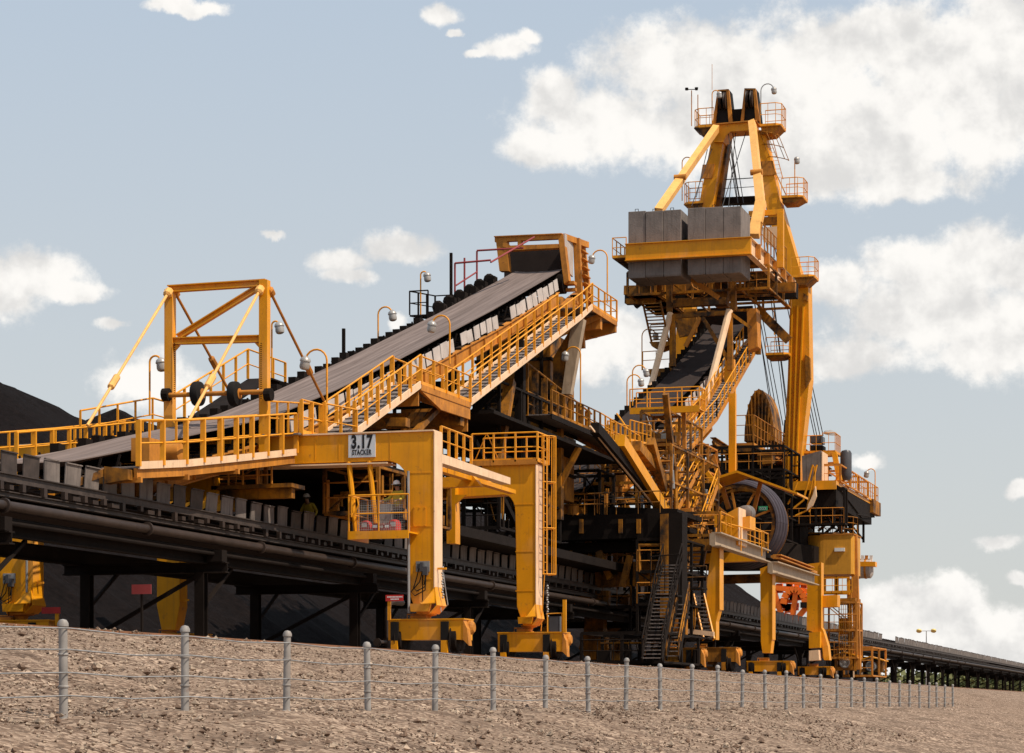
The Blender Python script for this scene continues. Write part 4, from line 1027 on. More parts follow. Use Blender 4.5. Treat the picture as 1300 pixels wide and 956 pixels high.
s.prism([(XS, YH - 1.2, zt_ - 3.8), (XS, YH + 2, zt_ - 2.6), (XS, YH + 2, zt_ - 3.4), (XS, YH - 1.2, zt_ - 4.6)], (.3, 0, 0)); s.build('lower_frame', 'rusty', hf)
s = MB(); s.lathe((-34.6, 115.0, B1(114.6) - .55), (1, 0, 0), [(0, 0), (.55, 0), (.55, 2.9), (0, 2.9)], 24); s.build('head_pulley', 'black', TR, smooth=True)
# red hand rails by the head
zz = B1(111) + .0
s = MB()
pts = [Vector((-35.6, 107.5, B1(107.5) + .1)), Vector((-35.6, 111.5, B1(111.5)))]
for y0, hgt2 in ((107.8, 1.55), (109.3, 1.6), (111.3, 1.7)):
    s.tube([(-35.2, y0, B1(y0) - .2), (-35.2, y0, B1(107.8) + 1.6 + (y0 - 107.8) * .35)], .05, 6)
s.tube([(-35.2, 107.8, B1(107.8) + 1.6), (-33.4, 107.8, B1(107.8) + 1.65)], .05, 6); s.tube([(-35.2, 111.3, B1(107.8) + 2.85), (-32.8, 111.3, B1(107.8) + 2.85)], .05, 6)
s.tube([(-33.4, 107.8, B1(107.8) + 1.55), (-32.6, 112.5, B1(107.8) + 3.6)], .045, 6); s.tube([(-35.2, 107.8, B1(107.8) + .5), (-35.2, 111.3, B1(107.8) + 1.8)], .04, 6)
s.build('red_guard_rail', 'redrail', TR)

# ------- head tower: chute, columns, braces under the belt head
s = MB(); s.box(-35.2, -31.4, 111.2, 115.6, 8.4, 16.4); s.prism([(-35.2, 111.2, 16.4), (-31.4, 111.2, 16.4), (-31.6, 114.0, 18.6), (-35.0, 114.0, 18.6)], (0, 1.6, 0)); ch = s.build('discharge_chute', 'dirty', TR)
s = MB()
for z in (9.6, 11.4, 13.2, 15.0): s.box(-35.28, -31.32, 111.12, 115.7, z, z + .16)
for x in (-34.6, -33.2, -31.9): s.box(x, x + .14, 111.08, 111.2, 8.4, 16.4)
s.build('stiffeners', 'black', ch)
s = MB(); s.prism([cy(702, 455, 111), cy(724, 418, 111), cy(722, 470, 111), cy(714, 548, 111), cy(702, 548, 111)], (0, .3, 0)); s.build('head_post', 'dirty', TR)
s = MB(); s.prism([cy(725, 412, 110.8), cy(741, 405, 110.8), cy(724, 500, 110.8), cy(713, 500, 110.8)], (0, .5, 0)); s.build('head_post', 'tan', TR)
s = MB(); s.beam(cx(648, 484, -30.6), cx(629, 600, -30.6), .42, .42, (0, 1, 0)); s.build('raking_leg', 'dirty', TR, label='raking yellow leg behind the second portal')
s = MB(); s.beam(cy(706, 545, 110), cy(706, 660, 110), .62, .5, (0, 1, 0)); s.build('column', 'dirty', TR); s = MB(); s.beam(cy(708, 622, 110), cy(735, 568, 110), .26, .26); s.build('brace', 'dirty', TR)
for (x, y) in ((-35.4, 108), (-35.4, 114), (-30.8, 104)):
    s = MB(); s.beam((x, y, 5.2), (x, y, B1(min(y, 114)) - 1.6), .4, .4, (0, 1, 0)); s.build('column', 'black', TR)
s = MB()
for (a, b) in (((-35.4, 104, 7), (-30.8, 104, 11)), ((-35.4, 108, 11.5), (-30.8, 108, 7)), ((-30.8, 97, 9.5), (-30.8, 104, 6)), ((-30.8, 104, 11.6), (-30.8, 110, 8)), ((-35.4, 96, 11), (-30.8, 96, 11)), ((-35.4, 100, 12.4), (-30.8, 100, 12.4)), ((-35.4, 104, 11), (-30.8, 104, 11)), ((-35.4, 100, 8), (-30.8, 100, 12)), ((-35.4, 92, 9.6), (-30.8, 97, 9.6))):
    s.beam(a, b, .22, .26)
s.build('brace', 'black', TR)
clutter(TR, (-35.5, 100, 6), (-30.6, 110, 12.5), 90, 31, ('black', 'black', 'dirty'), .8)
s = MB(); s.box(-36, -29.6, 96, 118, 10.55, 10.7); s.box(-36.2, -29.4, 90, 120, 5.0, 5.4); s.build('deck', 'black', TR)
# cross walkway leading down to the stacker
Xw = -29.5; a = cx(700, 522, Xw); b = cx(762, 547, Xw); a.z = b.z = 11.55; c = cx(812, 562, Xw); c.z = 11.3
walkway(TR, a, b, 1.2, iw, m='dirty', strm='black', pw=.10, sp=1.1); walkway(TR, b, c, 1.2, iw, m='rail', strm='dirty', pw=.09, sp=1.0)
s = MB()
for i in range(8):
    y = a.y + 1.6 * i; s.beam((Xw - 1.25, y, 11.5), (Xw - 1.25, y, 13.9 - i * .12), .3, .06, (0, 1, 0))
s.tube([(Xw - 1.25, a.y, 14.0), (Xw - 1.25, a.y + 12, 13.0)], .05, 6); s.build('screen_slats', 'dirty', TR)
# floodlights on the tripper
for (u, v, ut, vt, Xp, d, rch) in ((190, 528, 200, 452, -35.7, 1, .42), (480, 437, 490, 390, -35.4, 1, .65), (571, 462, 557, 400, -29.85, -1, .75), (415, 560, 403, 443, -29.85, -1, .8),
                         (534, 405, 541, 345, -35.7, 1, .3), (771, 385, 759, 317, -29.85, -1, .8), (345, 487, 345, 408, -35.8, 1, .3), (737, 520, 730, 440, -29.6, -1, .75)):
    b = cx(u, v, Xp); t_ = cx(u, vt, Xp); floodlight(TR, b, t_.z - b.z, (d, 0, 0), rch, s=.95 if v > 420 else .9)
# ================================================================== SLEWING STACKER (right machine)
ST = empty('stacker', (-32, 152, -.05), 'tall yellow slewing stacker with concrete counterweights and twin sheave towers at the right', 'stacker')
def poly(root, name, m, Y, pts, dep, label=None, smooth=False):
    s = MB(); s.prism([cy(u, v, Y) for (u, v) in pts], (0, dep, 0)); return s.build(name, m, root, label=label)
def bar(root, name, m, Y0, p, Y1, q, w, h=None, kind='box', up=(0, 1, 0)):
    s = MB(); a = cy(*p, Y0); b = cy(*q, Y1)
    if kind == 'tube': s.tube([a, b], w / 2, 8)
    elif kind == 'i': s.ibeam(a, b, w, h or w, .04, up)
    else: s.beam(a, b, w, h or w, up)
    return s.build(name, m, root)
YT = 163.0
# --- portal on the right hand track
def leg(pts, Y, dep=.8, m='yellow'):
    s = MB(); s.prism([cy(u, v, Y) for u, v in pts], (0, dep, 0)); return s.build('portal_leg', m, ST)
def YX(u, X):      # Y where pixel column u meets plane X
    return cx(u, 800, X).y
Ya, Yb_, Yc = YX(905, XR), YX(974, XR), YX(1034, XR)
leg([(906, 680), (913, 678), (913, 774), (909, 789), (909, 812), (902, 812), (903, 789), (896, 775), (898, 735)], Ya)
leg([(965, 722), (980, 716), (980, 812), (978, 829), (968, 829), (966, 815)], Yb_, .9)
leg([(1025, 716), (1042, 714), (1042, 796), (1045, 800), (1051, 820), (1053, 838), (1046, 838), (1044, 822), (1041, 805), (1024, 800)], Yc, .9)
for (u, v0, v1, Y) in ((980, 716, 812, Yb_), (1042, 714, 798, Yc), (913, 678, 774, Ya)):
    a = cy(u, v0, Y); b = cy(u, v1, Y); s = MB(); s.box(a.x, a.x + .04, Y - .05, Y + .95, b.z, a.z); s.build('flange', 'yellow', ST)
poly(ST, 'drive_housing', 'yellow', Yc - .6, [(1027, 803), (1041, 802), (1041, 822), (1027, 823)], 1.2)
poly(ST, 'drive_housing', 'cream', Yc - .6, [(1027, 826), (1039, 825), (1040, 838), (1027, 839)], 1.0)
bogie(ST, Yb_ - .3, 948, 1003, 840, 853, dep=1.2); bogie(ST, Yc - .3, 1013, 1054, 847, 858, dep=1.2)
bogie(ST, Ya - .3, 866, 934, 823, 840, m='dirty', dep=1.2); bogie(ST, Ya - 3.5, 826, 890, 824, 842, m='dirty', dep=1.2)
# far-side legs seen below the conveyor
for (u0, u1, Y) in ((742, 766, Ya + 2), (778, 790, Ya + 8), (690, 700, Ya - 4)):
    s = MB(); a = cy(u0, 790, Y); b = cy(u1, 790, Y); s.box(a.x, b.x, Y, Y + .8, .6, 7.0); s.prism([(a.x, Y - .1, 2.2), (b.x, Y - .1, 2.2), (b.x + .3, Y - .1, 1.2), (b.x - .5, Y - .1, .6), (a.x + .2, Y - .1, .6), (a.x - .3, Y - .1, 1.2)], (0, 1, 0)); s.build('portal_leg', 'dirty', ST)
# link beams along the track, lit from the side
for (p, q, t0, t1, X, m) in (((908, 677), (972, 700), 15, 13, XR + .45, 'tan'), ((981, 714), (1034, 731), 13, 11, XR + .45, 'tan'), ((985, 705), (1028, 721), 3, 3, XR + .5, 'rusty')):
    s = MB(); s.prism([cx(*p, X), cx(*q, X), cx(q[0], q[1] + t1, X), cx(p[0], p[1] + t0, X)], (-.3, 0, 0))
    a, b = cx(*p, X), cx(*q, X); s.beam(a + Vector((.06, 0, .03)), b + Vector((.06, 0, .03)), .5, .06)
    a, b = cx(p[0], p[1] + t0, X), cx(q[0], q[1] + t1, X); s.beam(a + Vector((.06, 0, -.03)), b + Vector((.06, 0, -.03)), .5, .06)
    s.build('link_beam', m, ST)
poly(ST, 'cross_beam', 'yellow', Yb_ + .1, [(850, 704), (965, 700), (965, 712), (850, 716)], .8)
poly(ST, 'cross_beam', 'dirty', Yc + .1, [(905, 730), (1024, 727), (1024, 738), (905, 741)], .8)
poly(ST, 'cross_beam', 'dirty', Ya + .1, [(740, 690), (906, 684), (906, 698), (740, 704)], .8)
poly(ST, 'cab_roof', 'rusty', Yc - 4, [(990, 709), (1028, 722), (1028, 725), (985, 717)], 3)
# drives and housings on top of the portal
poly(ST, 'gear_housing', 'yellow', Ya + 4, [(917, 655), (937, 644), (937, 692), (917, 692)], 2.2)
poly(ST, 'gear_housing', 'yellow', Ya + 4.3, [(907, 654), (916, 653), (916, 668), (907, 669)], 2)
poly(ST, 'gear_housing', 'yellow', Ya + 5, [(940, 657), (952, 655), (952, 671), (940, 672)], 1.6)
a = cy(937, 644, Ya + 4); s = MB(); s.box(a.x, a.x + .05, Ya + 4, Ya + 6.3, a.z - 2.0, a.z); s.build('side_plate', 'cream', ST)
a = cy(945, 652, Ya + 6); s = MB(); s.lathe(a, (0, 1, .1), [(.1, -.12), (.36, -.08), (.44, 0), (.44, 1.0), (.3, 1.2)], 20); s.build('drive_motor', 'plate', ST, smooth=True)
handrail(ST, [cy(914, 693, Ya + 3), cy(967, 706, Ya + 5)], 1.3, 1.6, pw=.06, toe=False)
handrail(ST, [cx(915, 676, XR + .3), cx(975, 702, XR + .3)], 1.1, 1.4, pw=.06, toe=False)
clutter(ST, (-30, Ya + 2, 7.2), (-25.6, Ya + 12, 8.4), 50, 51, ('dirty', 'rusty', 'black'), .7)
# --- front base frame: black girder, blackened column
poly(ST, 'base_girder', 'black', 116.2, [(690, 656), (862, 650), (862, 681), (690, 687)], 1.2)
poly(ST, 'base_girder', 'black', 119, [(640, 640), (860, 646), (860, 652), (640, 652)], 6)
poly(ST, 'base_column', 'black', 115.9, [(848, 652), (866, 651), (866, 782), (848, 784)], 1.2)
poly(ST, 'base_column', 'dirty', 115.8, [(838, 653), (848, 652), (848, 784), (838, 784)], .6)
for u in (808, 735, 785):
    poly(ST, 'stiffener', 'dirty', 116.05, [(u, 659), (u + 5, 659), (u + 5, 677), (u, 677)], .1)
clutter(ST, (cy(696, 0, 118).x, 116.6, cy(700, 656, 117).z), (cy(770, 0, 118).x, 119.5, cy(700, 600, 117).z), 110, 70, ('dirty', 'black', 'black', 'rusty'), .7)
handrail(ST, [cy(700, 656, 116), cy(838, 651, 116)], 1.1, 1.1, 'dirty', toe=False, pw=.05)
poly(ST, 'lower_girder', 'dirty', 118, [(745, 716), (850, 711), (850, 742), (745, 746)], .8)
poly(ST, 'lower_girder', 'black', 117.6, [(700, 690), (850, 686), (850, 700), (700, 702)], .8)
for p in ((745, 762, 722, 700), (760, 700, 775, 735), (800, 705, 790, 745)):
    bar(ST, 'bracket', 'dirty', 117.2, (p[0], p[1]), 117.2, (p[2], p[3]), .3)
clutter(ST, (-35, 118, 3.2), (-29, 128, 7.4), 90, 52, ('dirty', 'black', 'black'), .9)
# leg seen below the conveyor with bogie
poly(ST, 'outrigger_leg', 'dirty', 128, [(740, 792), (790, 790), (787, 812), (775, 818), (770, 838), (752, 838), (752, 818), (742, 806)], .8)
for u in (800, 812, 828):
    bar(ST, 'standpipe', 'black', 119, (u, 770), 119, (u, 838), .12)
# stairs from the ground to the base deck
def steep(u0, v0, u1, v1, Y0, Y1, w, m='rusty', n=14, rails=True, rm='black'):
    a, b = cy(u0, v0, Y0), cy(u1, v1, Y1); s = MB(); s.beam(a, b, .07, .24); o = s.build('stair', m, ST)
    wv = Vector((w, 0, 0)); s = MB(); s.beam(a + wv, b + wv, .07, .24); s.build('stringer', m, o)
    s = MB()
    for i in range(n):
        p = lerp(a, b, (i + .5) / n); s.box(p.x, p.x + w, p.y - .12, p.y + .12, p.z - .02, p.z + .03)
    s.build('treads', 'grating', o)
    if rails:
        for k in (0, 1): handrail(ST, [a + wv * k, b + wv * k], 1.0, 1.1, rm, toe=False, pw=.05)
    return a, b
steep(815, 838, 832, 752, 108.5, 112.5, .95, 'black', 18, rm='black'); steep(832, 752, 842, 716, 112.5, 115, .95, 'black', 9)
steep(846, 836, 860, 765, 111, 114.5, .6, 'black', 12, rm='dirty')
steep(868, 748, 880, 690, 124, 127.5, .8, 'dirty', 12); steep(868, 688, 893, 618, 127, 131, .8, 'rusty', 14, rm='rail'); steep(842, 648, 868, 600, 124, 128, .8, 'rusty', 11, rm='rail'); steep(893, 812, 880, 755, Ya - 1.5, Ya - .3, .55, 'yellow', 12, False)
s = MB(); a = cy(818, 756, 113); b = cy(895, 746, 118); s.box(a.x, cy(862, 750, 113).x, 112.6, 113.8, a.z - .08, a.z); s.build('landing', 'black', ST); s = MB(); s.box(cy(862, 750, 118).x, cy(893, 750, 118).x, 117.6, 119, b.z - .08, b.z); s.build('landing', 'black', ST)
handrail(ST, [cy(826, 756, 112.7), cy(862, 753, 112.7)], 1.9, .9, 'black', toe=False, pw=.06); handrail(ST, [cy(864, 747, 117.6), cy(897, 746, 117.6)], 1.1, .9, 'dirty', toe=False, pw=.06)
poly(ST, 'cross_rail', 'cream', Ya - 2, [(862, 797), (906, 802), (906, 808), (862, 803)], .2)
bar(ST, 'brace', 'rusty', Ya - 2, (846, 836), Ya - 2, (864, 762), .22); bar(ST, 'brace', 'rusty', Ya - 2, (858, 815), Ya - 2, (866, 760), .16)
for i in range(10): pass
s = MB()
for i in range(12):
    p = cy(818, 808 + i * 2.2, 110); s.lathe(p, (0, .2, 1), [(.04, 0), (.07, .03), (.04, .07)], 7)
s.build('festoon_cable', 'rusty', ST)
clutter(ST, (-29.5, 110, .2), (-25.5, 122, 1.6), 40, 53, ('black', 'dirty', 'black'), .8)
clutter(ST, (-28.2, 116, 1.6), (-26, 124, 6.5), 46, 54, ('black', 'dirty', 'rusty'), .7)
# --- inclined struts of the base
def strut(p, q, X, w, m): 
    s = MB(); s.beam(cx(*p, X), cx(*q, X), w, w * 1.2); return s.build('inclined_strut', m, ST)
strut((755, 543), (850, 657), -28.4, .42, 'black'); strut((749, 541), (842, 657), -28.4, .07, 'cream'); strut((787, 559), (845, 652), -28.2, .5, 'yellow'); strut((808, 566), (848, 614), -28.2, .42, 'dirty'); strut((826, 560), (842, 620), -28.0, .4, 'dirty'); strut((845, 500), (856, 610), -28.4, .3, 'dirty')
s = MB(); s.prism([cx(840, 658, -28.2), cx(868, 655, -28.2), cx(850, 645, -28.2)], (-1, 0, 0)); s.build('gusset', 'black', ST)
poly(ST, 'deck_beam', 'dirty', 128, [(775, 552), (838, 550), (838, 557), (775, 560)], .5)
# --- second belt
B2 = prof([(116, 8.6), (124.5, 11.0), (130, 12.8), (137, 15.35), (146.8, 18.65), (160, 23.75), (166, 26.0)])
belt(ST, B2, 119, 163, -33.0, 1.22, lambda y: .1, 'beltdark', name='belt')
belt(ST, lambda y: B2(y) - 1.0, 122, 161, -33.0, 1.1, lambda y: .02, 'beltdark', name='return_belt')
girder(ST, -31.25, B2, -.7, .8, 120, 162, 'rusty'); girder(ST, -34.85, B2, -.7, .8, 120, 162, 'dirty')
s = MB(); y = 121
while y < 162:
    z = B2(y); s.beam((-34.9, y, z - .65), (-31.5, y, z - .65), .1, .1); s.box(-34.6, -34.3, y, y + .4, z - .3, z + .25); y += 1.2
s.build('idler_frames', 'black', ST)
rnd = random.Random(8); y = 123
while y < 158:
    if rnd.random() > .2:
        w = rnd.uniform(.55, .9); z0, z1 = B2(y), B2(y + w); t = rnd.uniform(-.06, .06)
        s = MB(); s.prism([(-31.34, y, z0 - .75), (-31.34, y + w, z1 - .75), (-31.42 + t * .5, y + w, z1 - .1), (-31.42 + t * .5, y, z0 - .1)], (.03, 0, 0)); s.build('side_cover', 'panel' if rnd.random() > .35 else 'plate', ST)
    y += 1.15
# stairs climbing beside the second belt
p0 = cx(852, 597, -29.6); p1 = cx(910, 532, -29.6); p2 = cx(964, 438, -29.6)
stairs(ST, p0, p1, 1.1, iw, strm='rusty', pw=.09, h=1.25); stairs(ST, p1, p2, 1.1, iw, strm='rusty', pw=.09, h=1.25)
clutter(ST, (-30.9, 128, 9.5), (-29.4, 137, 14.5), 120, 55, ('dirty', 'rusty', 'steel'), .75)
clutter(ST, (-35, 121, 7.9), (-27.6, 133, 11.8), 190, 56, ('dirty', 'rusty', 'black', 'steel'), .8)
for (u0, u1, v, Y) in ((700, 745, 655, 117), (735, 812, 654, 122), (760, 830, 626, 126)):
    handrail(ST, [cy(u0, v, Y), cy(u1, v, Y)], 1.2, .8, 'rusty' if v < 650 else 'dirty', toe=False, pw=.05)
for (u0, v0, u1, v1, Y, m) in ((842, 590, 905, 655, 132, 'yellow'), (905, 585, 850, 650, 133, 'dirty'), (862, 560, 915, 620, 136, 'yellow'), (760, 580, 800, 650, 124, 'dirty'), (700, 600, 740, 655, 121, 'dirty'), (880, 655, 912, 600, 137, 'rusty'), (820, 600, 850, 655, 130, 'dirty')):
    bar(ST, 'inclined_brace', m, Y, (u0, v0), Y, (u1, v1), .24)
for (u0, u1, v, Y) in ((842, 905, 655, 129), (850, 910, 620, 134), (845, 900, 590, 136), (755, 830, 600, 126)):
    handrail(ST, [cy(u0, v, Y), cy(u1, v, Y)], 1.2, .8, 'rail' if v > 600 else 'rusty', pw=.05)
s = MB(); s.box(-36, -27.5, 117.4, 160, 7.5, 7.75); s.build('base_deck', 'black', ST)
# --- truss frame over the second belt
Yf = 149
for (n_, p, q, w, m) in (('truss_tube', (851, 398), (824, 500), .42, 'cream'), ('truss_tube', (926, 394), (892, 525), .46, 'cream'), ('truss_post', (854, 402), (854, 465), .36, 'dirty'), ('truss_post', (927, 398), (927, 470), .32, 'dirty'),
                         ('truss_chord', (852, 402), (927, 397), .26, 'dirty'), ('truss_brace', (889, 403), (870, 440), .24, 'rusty'), ('truss_brace', (892, 403), (924, 456), .24, 'dirty'), ('truss_brace', (856, 404), (880, 422), .2, 'dirty'), ('truss_brace', (928, 398), (953, 416), .2, 'dirty')):
    bar(ST, n_, m, Yf, p, Yf - (2.5 if n_ == 'truss_tube' else 0), q, w, kind='tube' if 'tube' in n_ else 'box')
poly(ST, 'truss_node', 'yellow', Yf, [(921, 456), (932, 456), (933, 500), (924, 508), (919, 480)], .4)
poly(ST, 'truss_node', 'yellow', Yf - 3, [(886, 524), (900, 520), (903, 545), (890, 560), (882, 545)], .4)
bar(ST, 'mast_post', 'yellow', 146, (930, 500), 146, (930, 600), .42)
poly(ST, 'head_plate', 'dirty', 162, [(852, 394), (884, 392), (884, 424), (862, 428)], .3)
poly(ST, 'head_plate', 'black', 165, [(884, 392), (955, 388), (955, 430), (884, 430)], .3)
poly(ST, 'cable_tower', 'rusty', 152, [(948, 392), (960, 391), (962, 440), (950, 445)], 1.2)
# left ladder and hanging stair
a, b = cy(816, 384, 147), cy(828, 438, 149.5)
s = MB(); s.beam(a, b, .08, .2); lo_ = s.build('stair', 'dirty', ST); wv = Vector((1.15, 0, 0)); s = MB(); s.beam(a + wv, b + wv, .08, .2); s.build('stringer', 'dirty', lo_)
s = MB()
for i in range(13):
    p = lerp(a, b, (i + .5) / 13); s.box(p.x, p.x + 1.15, p.y - .1, p.y + .1, p.z - .02, p.z + .03)
s.build('treads', 'dirty', lo_)
poly(ST, 'landing', 'dirty', 149, [(824, 434), (850, 433), (850, 438), (836, 443), (828, 440)], 1.6)
handrail(ST, [cy(826, 434, 149), cy(848, 433, 149)], 1.1, .8, 'dirty', toe=False, pw=.05)
poly(ST, 'landing', 'dirty', 150, [(815, 469), (852, 467), (852, 472), (834, 478), (819, 475)], 1.8)
handrail(ST, [cy(816, 469, 151), cy(816, 469, 150), cy(850, 467, 150)], 1.15, .8, 'rail', toe=False, pw=.06)
# platform in front of the second belt
pl = [cy(805, 521, 131), cy(883, 518, 129)]; zt2 = (pl[0].z + pl[1].z) / 2
for p in pl: p.z = zt2
pl[1].y = pl[0].y = 130
s = MB(); s.box(pl[0].x, pl[1].x, 130, 131.6, zt2 - .05, zt2); s.box(pl[0].x, pl[1].x, 129.95, 130.0, zt2 - .22, zt2 + .14); s.build('platform', 'yellow', ST)
handrail(ST, [pl[0], pl[1], pl[1] + Vector((0, 1.5, 0))], 1.2, .95, pw=.09, toe=False); handrail(ST, [pl[0] + Vector((0, 1.55, 0)), pl[1] + Vector((0, 1.55, 0))], 1.2, .8, pw=.08, toe=False)
s = MB(); s.tube([cy(783, 525, 130), cy(804, 555, 129), cy(835, 556, 129)], .05, 6); s.build('hand_loop', 'rail', ST)
for u in (822, 848, 868): bar(ST, 'hanger', 'rusty' if u != 848 else 'cream', 131, (u, 523), 131, (u + 1, 570), .2)
walkway(ST, cx(800, 560, -29.5), cx(826, 566, -29.5), 1.2, iw, strm='dirty', pw=.08, sp=1.0)
# --- counterweight frame
YC = 145.4
zf2 = cy(875, 306, YC).z; zb2 = cy(875, 326, YC).z
xl, xr = cy(794, 310, YC).x, cy(953, 310, YC).x
s = MB(); s.box(xl, xr, YC, YC + .3, zb2, zf2); s.box(xl - .02, xr + .03, YC - .12, YC + .42, zf2, zf2 + .05); s.box(xl - .02, xr + .03, YC - .12, YC + .42, zb2 - .05, zb2); CF = s.build('counterweight_beam', 'yellow', ST)
for x, sg in ((xr, 1), (xl, -1)):
    s = MB(); s.ibeam((x - sg * .15, YC + .3, (zf2 + zb2) / 2), (x - sg * .15, 161.5, (zf2 + zb2) / 2), .4, zf2 - zb2 + .08, .06); s.build('side_beam', 'cream', ST)  # cream colour stands in for sunlight on the side face
    for y in (147.5, 150.5, 153.5, 156.5, 159): s = MB(); s.box(x - .1 if sg > 0 else x - .1, x + .2 if sg > 0 else x + .1, y, y + .35, zb2 + .03, zf2 - .03); s.build('web_stiffener', 'rusty', ST)
for y in (150.2, 155, 159.6): s = MB(); s.box(xl + .2, xr - .2, y, y + .3, zb2, zb2 + .6); s.build('cross_girder', 'dirty', ST)
zt3 = cy(868, 265, YC + .6).z; zb3 = cy(868, 350, YC + .6).z
for (ua, ub) in ((797.5, 865), (873, 941)):
    xa, xb = cy(ua, 300, YC + .6).x, cy(ub, 300, YC + .6).x
    for i in range(3):
        s = MB(); x0 = lerp(xa, xb, i / 3) + .012; x1 = lerp(xa, xb, (i + 1) / 3) - .012; dz = rnd.uniform(-.05, .05); dy = rnd.uniform(-.02, .03)
        s.add([(x0, YC+.55+dy, zt3+dz), (x1, YC+.55+dy, zt3+dz), (x1, YC+3.6, zt3+dz), (x0, YC+3.6, zt3+dz), (x0, YC+.55+dy, zb3+.12), (x1, YC+.55+dy, zb3+.12), (x1, YC+3.6, zb3+.12), (x0, YC+3.6, zb3+.12),
               (x0+.02, YC+.60, zb3), (x1-.02, YC+.60, zb3), (x1-.02, YC+3.55, zb3), (x0+.02, YC+3.55, zb3)],
              [(0,1,2,3), (0,4,5,1), (1,5,6,2), (2,6,7,3), (3,7,4,0), (4,8,9,5), (5,9,10,6), (6,10,11,7), (7,11,8,4), (8,11,10,9)])
        o = s.build('counterweight_block', 'concrete', ST); bv = o.modifiers.new('bevel', 'BEVEL'); bv.width = .02; bv.segments = 1; bv.limit_method = 'ANGLE'
        s = MB(); s.tube([(x0 + .35, YC + 1, zt3 + dz), (x0 + .35, YC + 1, zt3 + dz + .22), (x0 + .55, YC + 1, zt3 + dz + .22), (x0 + .55, YC + 1, zt3 + dz)], .025, 6); s.build('lifting_eye', 'black', o)
s = MB(); s.box(cy(843, 0, YC+3).x, cy(932, 0, YC+3).x, YC + 4, YC + 4.3, zt3 + .0, zt3 + .22); s.build('clamp_beam', 'rusty', ST)
# walkways round the counterweight
a = Vector((xl - .9, YC + .2, zb2 + .25)); s = MB(); s.box(a.x, xl, a.y, a.y + 15, a.z - .06, a.z)
for k in range(4): s.prism([(a.x + .1, a.y + 1.5 + 3 * k, a.z - .06), (xl + .4, a.y + 1.5 + 3 * k, a.z - .06), (xl + .4, a.y + 1.5 + 3 * k, a.z - .9)], (0, .15, 0))
s.build('walkway', 'dirty', ST); handrail(ST, [Vector((xl, a.y, a.z)), a, a + Vector((0, 15, 0))], 1.25, 1.1, pw=.07)
a = Vector((xr + .1, YC + 3, zf2 + .05)); handrail(ST, [a, a + Vector((0, 9, 0))], 1.5, 1.2, 'rusty', pw=.08, toe=False)
s = MB(); s.box(xr - 1.2, xr + .1, YC + 4.2, 161, zf2, zf2 + .05); s.build('walkway', 'grating', ST)
# portal frame right of the counterweight
bar(ST, 'hoist_frame', 'yellow', 152, (951, 272), 152, (995, 269), .35, .35); bar(ST, 'hoist_frame', 'yellow', 152, (991, 270), 152, (991, 340), .4, .4)
bar(ST, 'hoist_frame', 'dirty', 153, (951, 282), 153, (992, 280), .5, .4)
poly(ST, 'hoist_housing', 'cream', 155, [(968, 289), (989, 287), (989, 318), (968, 304)], 1.0)
poly(ST, 'base_plate', 'dirty', 158, [(943, 358), (972, 345), (990, 350), (1002, 362), (948, 364)], .4)
# lower frames beneath the counterweight
Yl = 150
bar(ST, 'lower_frame', 'dirty', Yl, (855, 386), Yl, (922, 382), .45); bar(ST, 'lower_frame', 'dirty', Yl, (850, 360), Yl, (850, 396), .35); bar(ST, 'lower_frame', 'dirty', Yl, (931, 354), Yl, (931, 394), .35)
bar(ST, 'lower_frame', 'dirty', Yl + 1, (917, 352), Yl + 1, (917, 390), .8); bar(ST, 'lower_frame', 'black', 156, (795, 377), 156, (1012, 369), 1.0, .9)
bar(ST, 'lower_frame', 'dirty', 154, (793, 369), 154, (1010, 365), .6, .5); bar(ST, 'lower_frame', 'dirty', 152, (795, 383), 152, (832, 382), .35); bar(ST, 'lower_frame', 'black', 158, (800, 371), 158, (812, 388), .6)
bar(ST, 'lower_frame', 'rusty', 149, (878, 355), 149, (912, 378), .3); bar(ST, 'lower_frame', 'dirty', 155, (852, 372), 155, (935, 366), .3)
clutter(ST, (cy(815, 0, 154).x, 150, cy(880, 384, 154).z), (cy(990, 0, 154).x, 158, cy(880, 356, 154).z), 110, 57, ('dirty', 'dirty', 'rusty', 'black'), .9)
bar(ST, 'raking_beam', 'dirty', 158, (961, 392), 158, (1001, 432), .6, .5); bar(ST, 'raking_beam', 'dirty', 155, (963, 400), 155, (963, 450), .3)
# --- A-frame tower
tw = poly(ST, 'tower_leg', 'yellow', YT, [(905, 168), (920, 166), (904, 262), (880, 372), (874, 470), (874, 610), (856, 610), (856, 470), (861, 372), (887, 262)], 1.6)
tw2 = poly(ST, 'tower_leg', 'yellow', YT, [(959, 164), (970, 166), (991, 259), (1018, 352), (1026, 352), (1028, 480), (1019, 560), (1013, 622), (993, 622), (1000, 480), (1003, 385), (990, 330), (973, 262)], 1.6)
for pts in ([(916, 168), (926, 168), (925, 176), (913, 262), (904, 262)],):
    poly(ST, 'inner_web', 'dirty', YT + 1.0, pts, 1.2)
